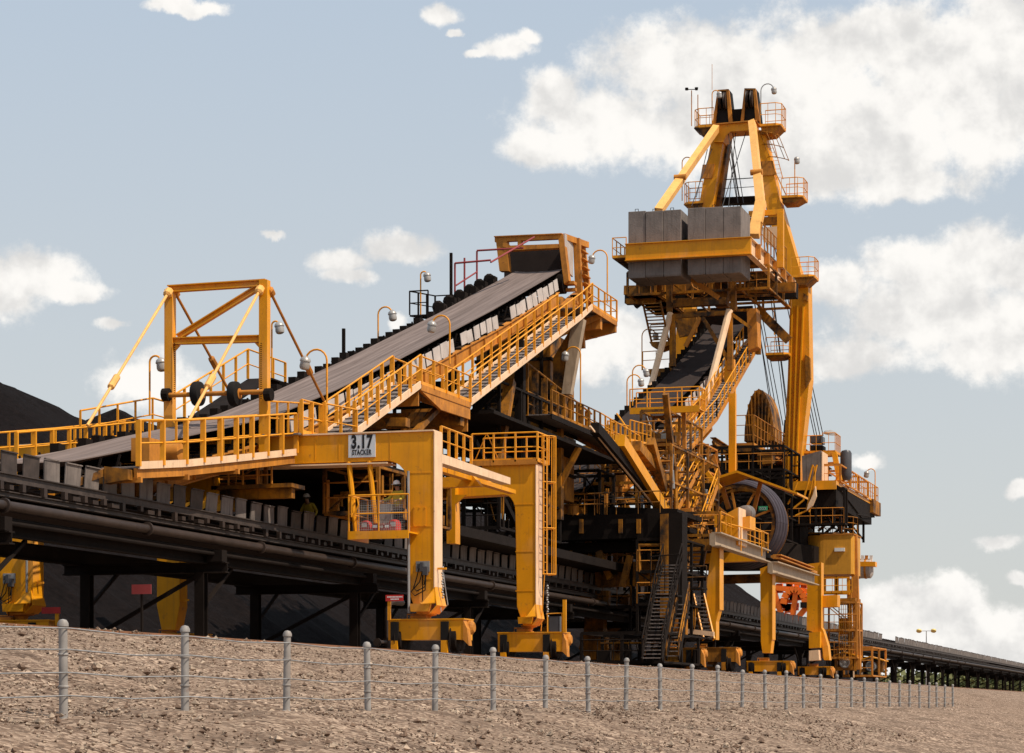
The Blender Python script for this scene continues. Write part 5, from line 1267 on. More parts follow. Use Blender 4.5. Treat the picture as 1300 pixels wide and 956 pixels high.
# vertical flanges on the right column
for (u0, u1) in ((1006, 1000), (1013, 1005), (1020, 1009)):
    bar(ST, 'column_rib', 'yellow', YT - .12, (u0, 388), YT - .12, (lerp(u0, u1, .9), 618), .10, .22)
poly(ST, 'column_bracket', 'dirty', YT - .3, [(1020, 372), (1025, 375), (1025, 382), (1020, 380)], .4); poly(ST, 'column_bracket', 'dirty', YT - .3, [(1022, 450), (1028, 454), (1029, 480), (1023, 492)], .4)
for (a, b, c, d) in ((892, 209, 907, 205), (963, 205, 981, 200)):
    poly(ST, 'splice_plate', 'rusty', YT - .08, [(a, b), (c, b - 1), (c - 3 if a < 930 else c + 4, b + 17), (a - 3 if a < 930 else a + 4, b + 18)], .08)
poly(ST, 'top_beam', 'yellow', YT - .3, [(906, 158), (958, 153), (958, 165), (927, 167), (922, 172), (918, 180), (906, 180)], 1.6)
poly(ST, 'top_flange', 'rusty', YT - .5, [(904, 157), (960, 152), (960, 153.5), (904, 158.5)], 2.0)
poly(ST, 'hoist_box', 'black', YT + .3, [(928, 139), (942, 138), (942, 154), (928, 155)], 1.0)
for pts in (((911, 114), (925, 113), (930, 156), (904, 158)), ((945, 112), (959, 112), (964, 153), (940, 155))):
    (a, b, c, d) = pts
    o = poly(ST, 'sheave_tower', 'rubber', YT + .2, [a, b, c, d], 1.4)
    poly(o, 'frame_plate', 'rusty', YT, [(b[0] - 3, b[1]), b, c, (c[0] - 5, c[1])], .3); poly(o, 'frame_plate', 'rusty', YT, [a, (a[0] + 2, a[1]), (d[0] + 4, d[1]), d], .3); poly(o, 'frame_plate', 'dirty', YT - .02, [a, b, (b[0], b[1] + 2), (a[0], a[1] + 2)], .3)
    for k in (0, 1):
        c_ = cy((a[0] + b[0]) / 2 - 3 + 6 * k, a[1] + 14, YT + .1); s = MB(); s.lathe((c_.x - .08, c_.y, c_.z), (1, 0, 0), [(.2, 0), (.62, .0), (.55, .08), (.62, .16), (.2, .16)], 22); s.build('sheave', 'pipe', o, smooth=True)
# stays from tower top to counterweight frame
for (p, q, m, mid) in (((909, 163), (836, 268), 'pale', .62), ((955, 156), (966, 262), 'pale', .62)):
    a, b = cy(*p, YT - .6), cy(*q, 151 if q[0] < 900 else 152); s = MB(); s.beam(a, lerp(a, b, mid), .44, .52, (0, 1, 0)); o = s.build('back_stay', m, ST)
    s = MB(); s.beam(lerp(a, b, mid), b, .55, .42, (0, 1, 0)); s.build('stay_end', m, o)
    s = MB(); c_ = lerp(a, b, mid); s.lathe(c_ + Vector((-.4, -.35, 0)), (1, 0, 0), [(.2, 0), (.2, .8)], 12); s.build('pin', 'rusty', o)
bar(ST, 'back_stay', 'pale', 152, (966, 258), 150.5, (957, 300), .7, .5)
# wire ropes
rp = MB(); ro = []
for (p, q, Yq) in (((916, 140), (984, 536), 186), ((919, 140), (988, 536), 186), ((922, 142), (981, 534), 185), ((950, 140), (998, 538), 187), ((953, 140), (1001, 540), 187), ((948, 142), (1034, 553), 182), ((951, 142), (1037, 553), 182), ((955, 142), (1041, 553), 182),
                   ((957, 145), (1045, 553), 182), ((954, 150), (1003, 545), 188), ((920, 150), (994, 540), 186)):
    s = MB(); a, b = cy(*p, YT + .6), cy(*q, Yq); s.tube([a, lerp(a, b, .5) - UP * .12, b], .035, 5); s.build('wire_rope', 'cable', ST)
for (p, q) in (((924, 165), (937, 258)), ((948, 165), (917, 262)), ((930, 168), (944, 258)), ((934, 168), (925, 262)), ((905, 185), (878, 262)), ((898, 190), (884, 250))):
    s = MB(); s.tube([cy(*p, YT + .4), cy(*q, 156)], .03, 5); s.build('wire_rope', 'cable', ST)
# top platforms with rails
def basket(u0, u1, v, Y, d, m='rail', h=1.35, dep=2.0, under=.45, label=None):
    a, b = cy(u0, v, Y), cy(u1, v, Y); z = (a.z + b.z) / 2; x0, x1 = a.x, b.x
    s = MB(); s.box(x0, x1, Y, Y + dep, z - .08, z); s.prism([(x0 + .05, Y + .1, z - .08), (x1 - .05, Y + .1, z - .08), (x1 - (.05 if d < 0 else .6), Y + .1, z - under), (x0 + (.6 if d < 0 else .05), Y + .1, z - under)], (0, dep - .2, 0))
    o = s.build('platform', 'dirty', ST, label=label)
    cut = .35
    P = [Vector((x1 if d < 0 else x0, Y, z)), Vector(((x0 + cut) if d < 0 else (x1 - cut), Y, z)), Vector((x0 if d < 0 else x1, Y + cut, z)), Vector((x0 if d < 0 else x1, Y + dep, z))]
    handrail(ST, P, h, .65, m, pw=.05, r=.032); P2_ = [Vector((P[0].x, Y + dep, z)), Vector((P[3].x, Y + dep, z))]; handrail(ST, P2_, h, .7, m, pw=.05, toe=False)
    return o
basket(881, 906, 161, YT - .4, -1, h=1.3, under=.55); basket(965, 991, 159, YT - .4, 1, h=1.55, under=.55)
basket(868, 892, 258, YT - .2, -1, h=1.5, under=.4); basket(992, 1019, 250, YT - .2, 1, h=1.35, under=.35); basket(1004, 1033, 351, YT - 1.2, 1, h=1.35, under=.55)
basket(972, 1001, 450, YT - 1, 1, h=1.2, m='rail', under=.2)
poly(ST, 'crosswalk_beam', 'black', YT + 1.8, [(905, 251), (992, 247), (992, 256), (905, 259)], .8)
handrail(ST, [cy(912, 251, YT + 1.8), cy(978, 247, YT + 1.8)], 1.25, 3.2, 'black', toe=False, pw=.1)
a, b = cy(974, 200, YT + .3), cy(967, 171, YT + .3); a = cy(990, 232, YT + .3); ladder(ST, cy(986, 228, YT + .3), cy(971, 170, YT + .3), w=.45, wdir=(1, 0, 0), out=(.9, -.5, 0), cage=False, m='rail')
cg = MB(); rings = []
for k in range(5):
    c_ = lerp(cy(975, 170, YT + .2), cy(988, 202, YT + .2), k / 4); rings.append([c_ + Vector((.75 * math.cos(t), -.6 * math.sin(t), -.15 * math.cos(t))) for t in [math.pi * j / 8 for j in range(9)]])
for r_ in rings[::2]: cg.tube(r_, .03, 5)
for j in (0, 2, 4, 6, 8): cg.tube([r_[j] for r_ in rings], .025, 4)
cg.build('safety_cage', 'dirty', ST)
bar(ST, 'handrail', 'rail', YT, (978, 205), YT, (1000, 252), .07)
for (u, v, h) in ((878, 160, 2.5), (886, 160, 2.2), (904, 114, 1.8), (1010, 250, .1)):
    s = MB(); b0 = cy(u, v, YT - .3); s.tube([b0, b0 + UP * h], .035 if u != 904 else .018, 5); s.build('aerial', 'rusty', ST)
s = MB(); c_ = cy(878, 114, YT - .3); s.tube([c_ + Vector((-.35, 0, .05)), c_ + Vector((.35, 0, 0))], .03, 5); s.lathe(c_ + Vector((-.35, 0, .0)), (0, 0, 1), [(.12, 0), (.12, .16)], 8); s.lathe(c_ + Vector((.35, 0, -.05)), (0, 0, 1), [(.1, 0), (.13, .18)], 8); s.build('wind_gauge', 'black', ST)
for (u, v, vt, Y, d, rc) in ((904, 160, 115, YT - .4, 1, .5), (966, 140, 107, YT - .3, 1, .9), (866, 255, 200, YT, 1, .7), (1009, 250, 200, YT, 1, .12), (796, 515, 476, 131, 1, .8), (803, 515, 464, 134, 1, .8), (815, 470, 418, 150, 1, .9), (983, 425, 392, 160, -1, .7),
                       (1111, 635, 595, 172, -1, .6), (1088, 620, 600, 168, -1, .5)):
    b0, t0 = cy(u, v, Y), cy(u, vt, Y); floodlight(ST, b0, t0.z - b0.z, (d, 0, 0), rc, s=1.0 if Y > 140 else .95, m='rail' if v != 140 else 'steel')
# curved transfer hood behind the second belt and the boom running away from the tower
s = MB(); c_ = cy(955, 560, 171)
ring = [(math.cos(R(a)), math.sin(R(a))) for a in range(0, 181, 15)]
P = [(c_.x + 1.1 * x + .5, 171, c_.z + 3.8 * y_) for x, y_ in ring]; s.prism(P, (0, 3.5, 0)); hd_ = s.build('transfer_hood', 'dirty', ST)
s = MB()
for k in range(2, 11):
    x, y_ = ring[k]; s.beam((c_.x + .5 + 1.1 * x, 170.9, c_.z + 3.8 * y_), (c_.x + .5 + 1.1 * x * .8, 170.9, c_.z), .09, .12)
s.build('hood_ribs', 'dirty', hd_)
s = MB(); zb_ = 18.0
for x in (-34.8, -29.6):
    s.ibeam((x, 166, 17), (x, 186, 16.5), .4, .6, .06); s.ibeam((x, 166, 14.6), (x, 186, 14.2), .4, .5, .06)
    for k in range(5): s.beam((x, 166 + 4 * k, 17 - .1 * k), (x, 170 + 4 * k, 14.6 - .07 * k), .16, .16)
s.build('boom_truss', 'dirty', ST)
s = MB(); s.box(-34.6, -29.8, 168, 186, 16.4, 16.5); s.build('boom_belt', 'beltdark', ST)
for (u, v) in ((985, 545), (1000, 548)):
    c_ = cy(u, v, 186); s = MB(); s.prism([(c_.x - .45, 185.6, c_.z - 2), (c_.x + .5, 185.6, c_.z - 2), (c_.x + .25, 185.6, c_.z + .9), (c_.x - .2, 185.6, c_.z + .9)], (0, .9, 0)); s.build('sheave_block', 'rubber', ST)
# walkway and front of the slewing deck
a, b = cy(929, 566, 157), cy(957, 564, 157); z = (a.z + b.z) / 2; b2 = Vector((b.x, 168, z))
s = MB(); s.prism([(a.x, 157, z), (b.x, 157, z), (b.x, 172, z), (a.x, 172, z)], (0, 0, -.08)); s.box(a.x - 1, b.x, 156.9, 157.05, z - .45, z - .02); s.build('walkway', 'dirty', ST)
handrail(ST, [Vector((a.x, 157, z)), Vector((b.x, 157, z)), Vector((b.x, 171, z))], 2.0, 1.3, 'rusty', pw=.07, bars=2)
poly(ST, 'slew_ballast', 'dirty', 158, [(960, 571), (980, 570), (980, 588), (962, 590)], 1.2)
poly(ST, 'turntable_body', 'black', 170, [(868, 588), (1020, 580), (1020, 712), (868, 712)], 4)
s = MB(); c_ = cy(935, 690, 160); s.lathe((c_.x, 163, 7.8), (0, 0, 1), [(0, 0), (5.2, 0), (5.2, 1.3), (4.4, 1.5), (4.4, 3.4), (0, 3.4)], 40); s.build('slew_ring', 'black', ST, smooth=True)
clutter(ST, (cy(890, 0, 158).x, 155, cy(900, 690, 158).z), (cy(1005, 0, 158).x, 161, cy(900, 575, 158).z), 170, 58, ('black', 'black', 'dirty', 'rusty'), .9)
clutter(ST, (cy(842, 0, 140).x, 138, cy(850, 660, 140).z), (cy(884, 0, 140).x, 146, cy(850, 560, 140).z), 150, 59, ('rusty', 'dirty', 'dirty', 'black'), .8)
poly(ST, 'roof_canopy', 'yellow', 144, [(886, 613), (935, 597), (1012, 625), (1012, 627.5), (935, 600), (886, 616)], 4)
bar(ST, 'hanger', 'rusty', 146, (905, 578), 146, (925, 646), .28); bar(ST, 'hanger', 'rusty', 146, (966, 610), 146, (955, 658), .24)
# cable reel
rc_ = cy(936, 664, 149); RL = MB(); Rr = 2.55
def ringmesh(s, c, y0, y1, ri, ro, n=48):
    vs = []; fs = []
    for k in range(n):
        a = 2 * math.pi * k / n; ca, sa_ = math.cos(a), math.sin(a)
        vs += [(c.x + ri * ca, y0, c.z + ri * sa_), (c.x + ro * ca, y0, c.z + ro * sa_), (c.x + ro * ca, y1, c.z + ro * sa_), (c.x + ri * ca, y1, c.z + ri * sa_)]
    for k in range(n):
        p = 4 * k; q_ = 4 * ((k + 1) % n)
        for i in range(4): fs.append((p + i, p + (i + 1) % 4, q_ + (i + 1) % 4, q_ + i))
    s.add(vs, fs)
ringmesh(RL, rc_, 149, 149.1, Rr - .3, Rr - .05); rl = RL.build('cable_reel', 'dirty', ST, smooth=True)
s = MB()
for k, (y, dr) in enumerate(((149.15, -.02), (149.5, .1), (149.85, .05), (150.2, .16), (150.55, .1), (150.9, .2), (151.25, .12))):
    c0 = [Vector((rc_.x + (Rr + dr) * math.cos(2 * math.pi * i / 48), y, rc_.z + (Rr + dr) * math.sin(2 * math.pi * i / 48))) for i in range(49)]
    s.tube(c0, .18, 8)
s.build('wound_cable', 'hose', rl, smooth=True)
s = MB(); ringmesh(s, rc_, 151.5, 151.6, Rr - .35, Rr + .3)
s.build('rear_rim', 'dirty', rl)
for k in range(9):
    a = 2 * math.pi * k / 9 + .35; s = MB(); s.beam(rc_ + Vector((math.cos(a) * .3, .1, math.sin(a) * .3)), rc_ + Vector((math.cos(a) * (Rr - .2), .1, math.sin(a) * (Rr - .2))), .14, .1, (0, 1, 0)); s.build('spoke', 'rusty', rl)
s = MB(); s.lathe((rc_.x, 148.6, rc_.z), (0, 1, 0), [(0, 0), (.5, 0), (.5, 2.8), (0, 2.8)], 18); s.build('hub', 'dirty', rl)
g0 = cy(969, 646, 154); s = MB(); s.box(g0.x - .3, g0.x + .3, 153.9, 153.95, g0.z - .15, g0.z + .17); gs = s.build('green_sign', 'green', ST, label='small green sign seen through the spokes of the reel')
s = MB()
for i, w in enumerate((.09, .1, .1, .05)):
    x = g0.x - .22 + i * .125; s.box(x, x + .03, 153.88, 153.9, g0.z - .08, g0.z + .1); s.box(x, x + w, 153.88, 153.9, g0.z + .07, g0.z + .1); s.box(x, x + w, 153.88, 153.9, g0.z - .08, g0.z - .05)
s.build('sign_strokes', 'signgrey', gs)
# --- right hand part of the slewing deck
Yd = 160; xd = cy(1062, 616, Yd).x; xw = cy(1000, 616, Yd).x; zd = cy(1040, 611, Yd).z
s = MB(); s.box(xw, xd, Yd, Yd + 18, zd - .25, zd); s.box(xw, xd, Yd - .15, Yd, zd - .58, zd + .03); s.build('slewing_deck', 'yellow', ST)
s = MB(); s.box(xw - 2, xd - .1, Yd + .4, Yd + 17.5, zd - 1.7, zd - .3); s.prism([(xd, Yd + .5, zd - .3), (xd, Yd + 18.5, zd - .3), (xd, Yd + 18.5, zd - 1.1), (xd, Yd + 12, zd - 1.6)], (-.4, 0, 0)); s.build('deck_underframe', 'black', ST)
for k in range(6):
    s = MB(); y = Yd + 1 + 2.8 * k; s.beam((xw + 1, y, zd - 2.9), (xd - .3, y, zd - 1.2 - .0 * k), .14, .18); s.beam((xw + 3, y, zd - 1.6), (xw + 3, y, zd - 3.2), .16, .16); s.beam((xw + 3, y, zd - 3.0), (xd - 1.5, y + 1.4, zd - 1.7), .1, .1)
    s.build('underframe_bracing', 'black', ST)
clutter(ST, (xw, Yd + .1, zd - 2.9), (xd + .5, Yd + 1.2, zd - .5), 70, 60, ('black', 'black', 'rusty'), .9)
clutter(ST, (xd - 1.5, Yd + 1, zd + .05), (xd + .1, Yd + 14, zd + 1.2), 60, 61, ('rusty', 'dirty', 'black'), .6)
handrail(ST, [Vector((xd + .1, Yd + 6, zd)), Vector((xd + .1, Yd + 19.5, zd)), Vector((xd - 2, Yd + 19.5, zd))], 1.25, 1.0, 'rail', pw=.06)
s = MB(); s.box(xd - .1, xd + .25, Yd + 16, Yd + 20, zd - .9, zd + .1); s.build('deck_outrigger', 'dirty', ST)
poly(ST, 'control_cabinet', 'plate', Yd + .3, [(1018, 579), (1042, 572), (1043, 611), (1019, 613)], 2.2, label='grey steel cabinet at the foot of the tall column')
a = cy(1043, 573, Yd + .3); s = MB(); s.box(a.x, a.x + .06, Yd + .3, Yd + 2.6, zd, a.z); s.build('cabinet_side', 'cream', ST)
for (p, q, w) in (((1046, 575), (1046, 611), .3), ((1059, 574), (1066, 610), .35), ((1046, 577), (1062, 576), .25), ((1050, 588), (1064, 587), .12)):
    bar(ST, 'winch_frame', 'yellow', Yd + 3, p, Yd + 3, q, w)
poly(ST, 'winch_motor', 'tank', Yd + 5, [(1028, 553), (1043, 553), (1043, 562), (1028, 562)], 1.5); poly(ST, 'winch_motor', 'rubber', Yd + 5, [(1028, 565), (1044, 565), (1044, 573), (1028, 573)], 1.5)
a, b = cy(1044, 575, Yd + 4), cy(1060, 574, Yd + 4); a.z = b.z
s = MB(); s.box(a.x - 1.3, b.x, Yd + 4, Yd + 6.5, a.z - .08, a.z); s.build('platform', 'dirty', ST)
handrail(ST, [a, b, b + Vector((0, 2.4, 0))], 1.35, .45, 'rail', pw=.05); handrail(ST, [a + Vector((-1.3, 0, 0)), a], 1.2, .5, 'rail', pw=.05)
c_ = cy(1054, 551, Yd + 5); s = MB(); s.lathe(c_, (.2, -.3, 1), [(0, .02), (.5, 0), (.42, .16), (0, .3)], 18); s.build('dish', 'lampgrey', ST, smooth=True)
c_ = cy(1074, 606, Yd + 4); zt4 = cy(1074, 571, Yd + 4).z; s = MB(); s.lathe(c_, (0, 0, 1), [(.3, -.2), (.38, 0), (.4, .1), (.4, zt4 - c_.z - .25), (.3, zt4 - c_.z - .07), (.05, zt4 - c_.z)], 22); s.build('pressure_tank', 'tank', ST, smooth=True, label='dark grey upright cylinder tank on the right deck')
for (p, q) in (((1060, 612), (1072, 612)),): bar(ST, 'pipe_stub', 'yellow', Yd + 4, p, Yd + 4, q, .3)
for pts in ([(1032, 590), (1026, 612), (1020, 635), (1008, 645)], [(1037, 590), (1030, 618), (1024, 648), (1010, 655)], [(1034, 592), (1034, 616), (1027, 650)], [(1012, 612), (1006, 630), (1000, 640)]):
    s = MB(); s.tube([cy(u, v, Yd - .6) for u, v in pts], .07, 6); s.build('bent_handrail', 'rail', ST, smooth=True)
poly(ST, 'cable_trough', 'cream', Yd - .8, [(1035, 617), (1036, 630), (1031, 642), (1024, 648), (1026, 640), (1032, 628)], .4)
bar(ST, 'arm_rail', 'black', Yd + 6, (1088, 653), Yd + 10, (1104, 656), .08)
# round platform and electrical house
c_ = cy(1030, 678, 165); s = MB(); s.lathe((c_.x, 168, c_.z), (0, 0, 1), [(0, -.5), (2.4, -.35), (2.9, 0), (0, .02)], 36); s.build('round_platform', 'black', ST, smooth=True)
P = [Vector((c_.x + 2.8 * math.cos(R(t)), 168 + 2.8 * math.sin(R(t)), c_.z)) for t in range(180, 361, 20)]; handrail(ST, P, 1.3, 1.0, 'dirty', pw=.06, bars=2)
clutter(ST, (c_.x - 2, 166, c_.z + .1), (c_.x + 2, 170, c_.z + 1.4), 30, 62, ('black', 'rusty', 'steel'), .6)
Yh2 = 163; hl, hr = cy(1016, 700, Yh2).x, cy(1083, 700, Yh2).x; ht, hb = cy(1060, 679, Yh2).z, cy(1060, 729, Yh2).z
s = MB(); n = 12; P = [(hl + 1.6 - 1.6 * math.cos(R(90 * k / n)), Yh2 + 1.6 - 1.6 * math.sin(R(90 * k / n)), hb) for k in range(n + 1)] + [(hr - .15, Yh2, hb), (hr, Yh2 + .15, hb), (hr, Yh2 + 3.4, hb), (hl, Yh2 + 3.4, hb)]
s.prism(P, (0, 0, ht - hb)); eh = s.build('electrical_house', 'corr', ST)
s = MB(); s.prism([(hl - .05, Yh2 - .08, ht), (hr + .1, Yh2 - .08, ht), (hr + .1, Yh2 + 3.5, ht), (hl - .05, Yh2 + 3.5, ht)], (0, 0, .07)) if False else s.box(hl + 1.4, hr + .06, Yh2 - .06, Yh2 + 3.5, ht, ht + .07); s.build('roof', 'rusty', eh)
p = cy(1066, 698, Yh2 - .06); s = MB(); s.box(p.x - .35, p.x + .35, Yh2 - .16, Yh2 - .005, p.z - .11, p.z + .13); s.build('bulkhead_lamp', 'white', eh)
bar(ST, 'house_support', 'rusty', Yh2 + 1, (1084, 679), Yh2 + 1, (1089, 850), .45); bar(ST, 'house_support', 'dirty', Yh2 + .5, (1078, 735), Yh2 + .5, (1080, 850), .3)
poly(ST, 'cable_duct', 'dirty', Yh2 + 2, [(1084, 735), (1088, 760), (1093, 783), (1093, 800), (1089, 820), (1084, 820)], .8)
for (u0, u1) in ((1047, 1061), (1063, 1077)):
    bar(ST, 'window_frame', 'yellow', Yh2 + .3, (u0, 732), Yh2 + .3, (u0, 755), .18); bar(ST, 'window_frame', 'yellow', Yh2 + .3, (u1, 732), Yh2 + .3, (u1, 755), .18); bar(ST, 'window_frame', 'yellow', Yh2 + .3, (u0, 733), Yh2 + .3, (u1, 733), .15); bar(ST, 'window_frame', 'yellow', Yh2 + .3, (u0, 753), Yh2 + .3, (u1, 753), .2)
handrail(ST, [cy(1044, 753, Yh2), cy(1082, 752, Yh2)], 1.0, .6, 'rail', pw=.05)
poly(ST, 'switch_box', 'yellow', Yc + .5, [(1043, 756), (1063, 755), (1063, 770), (1043, 771)], 1.2)
poly(ST, 'access_platform', 'dirty', Yh2, [(1043, 760), (1086, 759), (1086, 763), (1043, 764)], 2.5)
poly(ST, 'access_panel', 'yellow', Yh2 + 1.2, [(1065, 785), (1080, 785), (1080, 805), (1065, 806)], .2)
ladder(ST, cy(1065, 838, Yh2), cy(1065, 765, Yh2), w=.85, wdir=(1, 0, 0), out=(0, -1, 0), cage=True, m='dirty', hoop=.9)
clutter(ST, (cy(1048, 0, Yh2 + 1).x, Yh2, cy(1060, 835, Yh2).z), (cy(1090, 0, Yh2 + 1).x, Yh2 + 2.5, cy(1060, 765, Yh2).z), 110, 63, ('rusty', 'dirty', 'black'), .6)
clutter(ST, (cy(1056, 0, Yh2 + 1).x, Yh2 + 3, .2), (cy(1122, 0, Yh2 + 9).x, Yh2 + 10, 2.2), 70, 64, ('rusty', 'black', 'dirty'), .6)
# end bogies with gabled covers and round motors
for (u0, u1, vt, uc, vc, Y) in ((1060, 1087, 827, 1072, 841, Yh2 + .5), (1092, 1121, 833, 1105, 846, Yh2 + 9)):
    a, b = cy(u0, vt + 5, Y), cy(u1, vt + 5, Y); m_ = cy((u0 + u1) / 2 - 2, vt, Y)
    s = MB(); s.prism([(a.x - .1, Y - .2, a.z), (m_.x, Y - .2, m_.z), (b.x + .1, Y - .2, b.z), (b.x + .1, Y - .2, b.z - .08), (m_.x, Y - .2, m_.z - .08), (a.x - .1, Y - .2, a.z - .08)], (0, 2.4, 0)); cv = s.build('bogie_cover', 'yellow', ST)
    s = MB(); s.box(a.x + .1, b.x - .1, Y + .5, Y + 2, .75, a.z - .1); s.box(a.x, a.x + .12, Y - .1, Y + .02, .5, a.z); s.box(b.x - .14, b.x, Y - .1, Y + .02, .5, b.z); s.box(a.x, b.x, Y - .05, Y + .15, .55, .8); s.build('drive_frame', 'dirty', cv)
    c_ = cy(uc, vc, Y - .2); s = MB(); s.lathe(c_ + Vector((0, .8, 0)), (0, -1, 0), [(.2, 0), (.40, .05), (.40, .7), (.36, .75), (.30, .76), (.28, .70), (.1, .70), (.08, .78)], 24); s.build('motor', 'steel', cv, smooth=True)
    for x in (a.x + .35, b.x - .35):
        s = MB(); s.lathe((x - .1, Y + .4, .42), (1, 0, 0), [(.05, -.02), (.42, 0), (.42, .05), (.36, .06), (.36, .2), (.05, .22)], 20); s.build('wheel', 'black', cv, smooth=True)
    for x in (a.x + .1, b.x - .2):
        s = MB(); s.box(x, x + .08, Y - .15, Y - .05, .05, .5); s.build('rail_sweep', 'cream', cv)
# striped screen drum on an arm at the far right
Yr = 178
poly(ST, 'arm_beam', 'orangey', Yr, [(1084, 713), (1111, 713), (1111, 719), (1084, 719)], 1.0)
c0, c1 = cy(1084, 722, Yr + .8), cy(1108, 722, Yr + .8); s = MB(); s.lathe(c0, (1, 0, 0), [(0, 0), (.75, 0), (.75, c1.x - c0.x - .15), (.55, c1.x - c0.x), (0, c1.x - c0.x)], 24); dr = s.build('screen_drum', 'panel', ST, smooth=True)
for u in (1089, 1098):
    p = cy(u, 722, Yr + .8); s = MB(); s.lathe((p.x, p.y, p.z), (1, 0, 0), [(.77, 0), (.77, .16)], 24); s.build('drum_band', 'rusty', dr)
for u in (1087, 1093, 1098, 1104):
    poly(ST, 'screen_slat', 'white' if u in (1093, 1104) else 'rusty', Yr + .4, [(u, 705), (u + 4, 705), (u + 3, 713), (u, 713)], .15)
# ================================================================== PEOPLE AND LOOSE THINGS
def skin_chain(verts, edges, radii, name, m, parent, root=0, sub=2):
    me = bpy.data.meshes.new(name); me.from_pydata([Vector(v) for v in verts], edges, [])
    o = bpy.data.objects.new(name, me); COL.objects.link(o)
    sk = o.modifiers.new('skin', 'SKIN'); sk.use_smooth_shade = True
    for i, r in enumerate(radii):
        d = me.skin_vertices[0].data[i]; d.radius = (r, r) if not isinstance(r, tuple) else r; d.use_root = (i == root)
    sb_ = o.modifiers.new('sub', 'SUBSURF'); sb_.levels = sub; sb_.render_levels = sub
    bpy.context.view_layer.update()
    new = bpy.data.meshes.new_from_object(o.evaluated_get(bpy.context.evaluated_depsgraph_get()))
    o.modifiers.clear(); o.data = new; new.materials.clear(); new.materials.append(M[m])
    for p in new.polygons: p.use_smooth = True
    o.parent = parent; return o
def person(loc, rz, label, lean=.25, look=-.3, armL=None, armR=None, helmet='white'):
    r = empty('person', loc, label, 'person'); r.rotation_euler = (0, 0, rz)
    f = Vector((0, 1, 0))          # local forward = +Y
    hip = Vector((0, 0, .92)); ch = hip + Vector((0, lean * .30, .34)); nk = hip + Vector((0, lean * .52, .56)); hd = nk + Vector((0, .03 + lean * .08, .12))
    V = [hip, hip + Vector((0, lean * .12, .16)), ch, nk, hd, hd + Vector((0, .015, .10))]
    E = [(0, 1), (1, 2), (2, 3), (3, 4), (4, 5)]; Rr_ = [(.15, .12), (.14, .11), (.165, .12), (.062, .062), (.075, .09), (.072, .088)]
    def ch_(pts, rad, at):
        prev = at
        for p, q in zip(pts, rad): V.append(Vector(p)); Rr_.append(q); E.append((prev, len(V) - 1)); prev = len(V) - 1
        return prev
    hands = []
    for sx, arm in ((-1, armL), (1, armR)):
        sh = ch + Vector((sx * .185, 0, .14)); el_ = arm[0] if arm else (sx * .27, .02 + lean * .2, 1.12); wr = arm[1] if arm else (sx * .26, .16, .90)
        e = ch_([sh, el_, wr], [.062, .045, .03], 2); wv_ = Vector(wr); d = (Vector(wr) - Vector(el_)).normalized()
        pm = wv_ + d * .07; k = ch_([pm], [(.042, .02)], e); hands.append((pm, d, sx))
        side = d.cross(Vector((0, 0, 1)));  side = side.normalized() if side.length > .1 else Vector((1, 0, 0))
        for q, ln in ((-.03, .07), (-.01, .085), (.01, .08), (.03, .06)):
            b0 = pm + d * .035 + side * q; ch_([b0, b0 + d * ln * .55 + Vector((0, 0, -.01)), b0 + d * ln * .8 + Vector((0, 0, -.035))], [.010, .009, .007], k)
        t0 = pm + side * (-.045 * sx) - d * .02; ch_([t0, t0 + d * .03 + side * (-.02 * sx), t0 + d * .06 + side * (-.015 * sx)], [.012, .01, .008], k)
    for sx in (-1, 1):
        ch_([hip + Vector((sx * .095, 0, -.08)), (sx * .11, .03, .50), (sx * .12, -.01, .10), (sx * .13, .14, .045)], [.088, .058, .042, .038], 0)
    body = skin_chain(V, E, Rr_, 'body', 'skin', r)
    # face: nose, eyes, mouth and ears joined on the head as small children
    hc = hd + Vector((0, .02, .05))
    s = MB(); s.lathe(hc + Vector((0, .07, -.02)), (0, 1, -.3), [(.02, 0), (.014, .03), (.005, .042)], 8)
    for sx in (-1, 1): s.lathe(hc + Vector((sx * .075, 0, 0)), (sx, 0, 0), [(.03, -.01), (.034, .005), (.02, .015)], 10)
    s.box(hc.x - .025, hc.x + .025, hc.y + .073, hc.y + .083, hc.z - .062, hc.z - .052)
    WO[r.name] = Vector((0, 0, 0)); s.build('face', 'skin', r, smooth=True)
    s = MB()
    for sx in (-1, 1): s.lathe(hc + Vector((sx * .03, .072, .012)), (0, 1, 0), [(.012, 0), (.012, .012), (.004, .016)], 8)
    s.build('eyes', 'ink', r)
    # clothes
    hip2 = [hip, ch, nk + Vector((0, -.01, -.04))]; V2 = [hip + Vector((0, 0, -.04)), hip + Vector((0, lean * .12, .16)), ch, nk + Vector((0, 0, -.05))]; E2 = [(0, 1), (1, 2), (2, 3)]; R2 = [(.175, .145), (.165, .135), (.19, .145), (.085, .08)]
    for sx, arm in ((-1, armL), (1, armR)):
        sh = ch + Vector((sx * .185, 0, .14)); el_ = Vector(arm[0]) if arm else Vector((sx * .27, .02 + lean * .2, 1.12)); wr = Vector(arm[1]) if arm else Vector((sx * .26, .16, .90))
        n0 = len(V2); V2 += [sh, el_, lerp(el_, wr, .85)]; R2 += [.082, .063, .048]; E2 += [(2, n0), (n0, n0 + 1), (n0 + 1, n0 + 2)]
    skin_chain(V2, E2, R2, 'shirt', 'hivis', r)
    V3 = [hip + Vector((0, 0, .02))]; E3 = []; R3 = [(.17, .14)]
    for sx in (-1, 1):
        n0 = len(V3); V3 += [hip + Vector((sx * .095, 0, -.10)), Vector((sx * .11, .03, .50)), Vector((sx * .12, -.01, .14))]; R3 += [.108, .078, .068]; E3 += [(0, n0), (n0, n0 + 1), (n0 + 1, n0 + 2)]
    skin_chain(V3, E3, R3, 'trousers', 'navy', r)
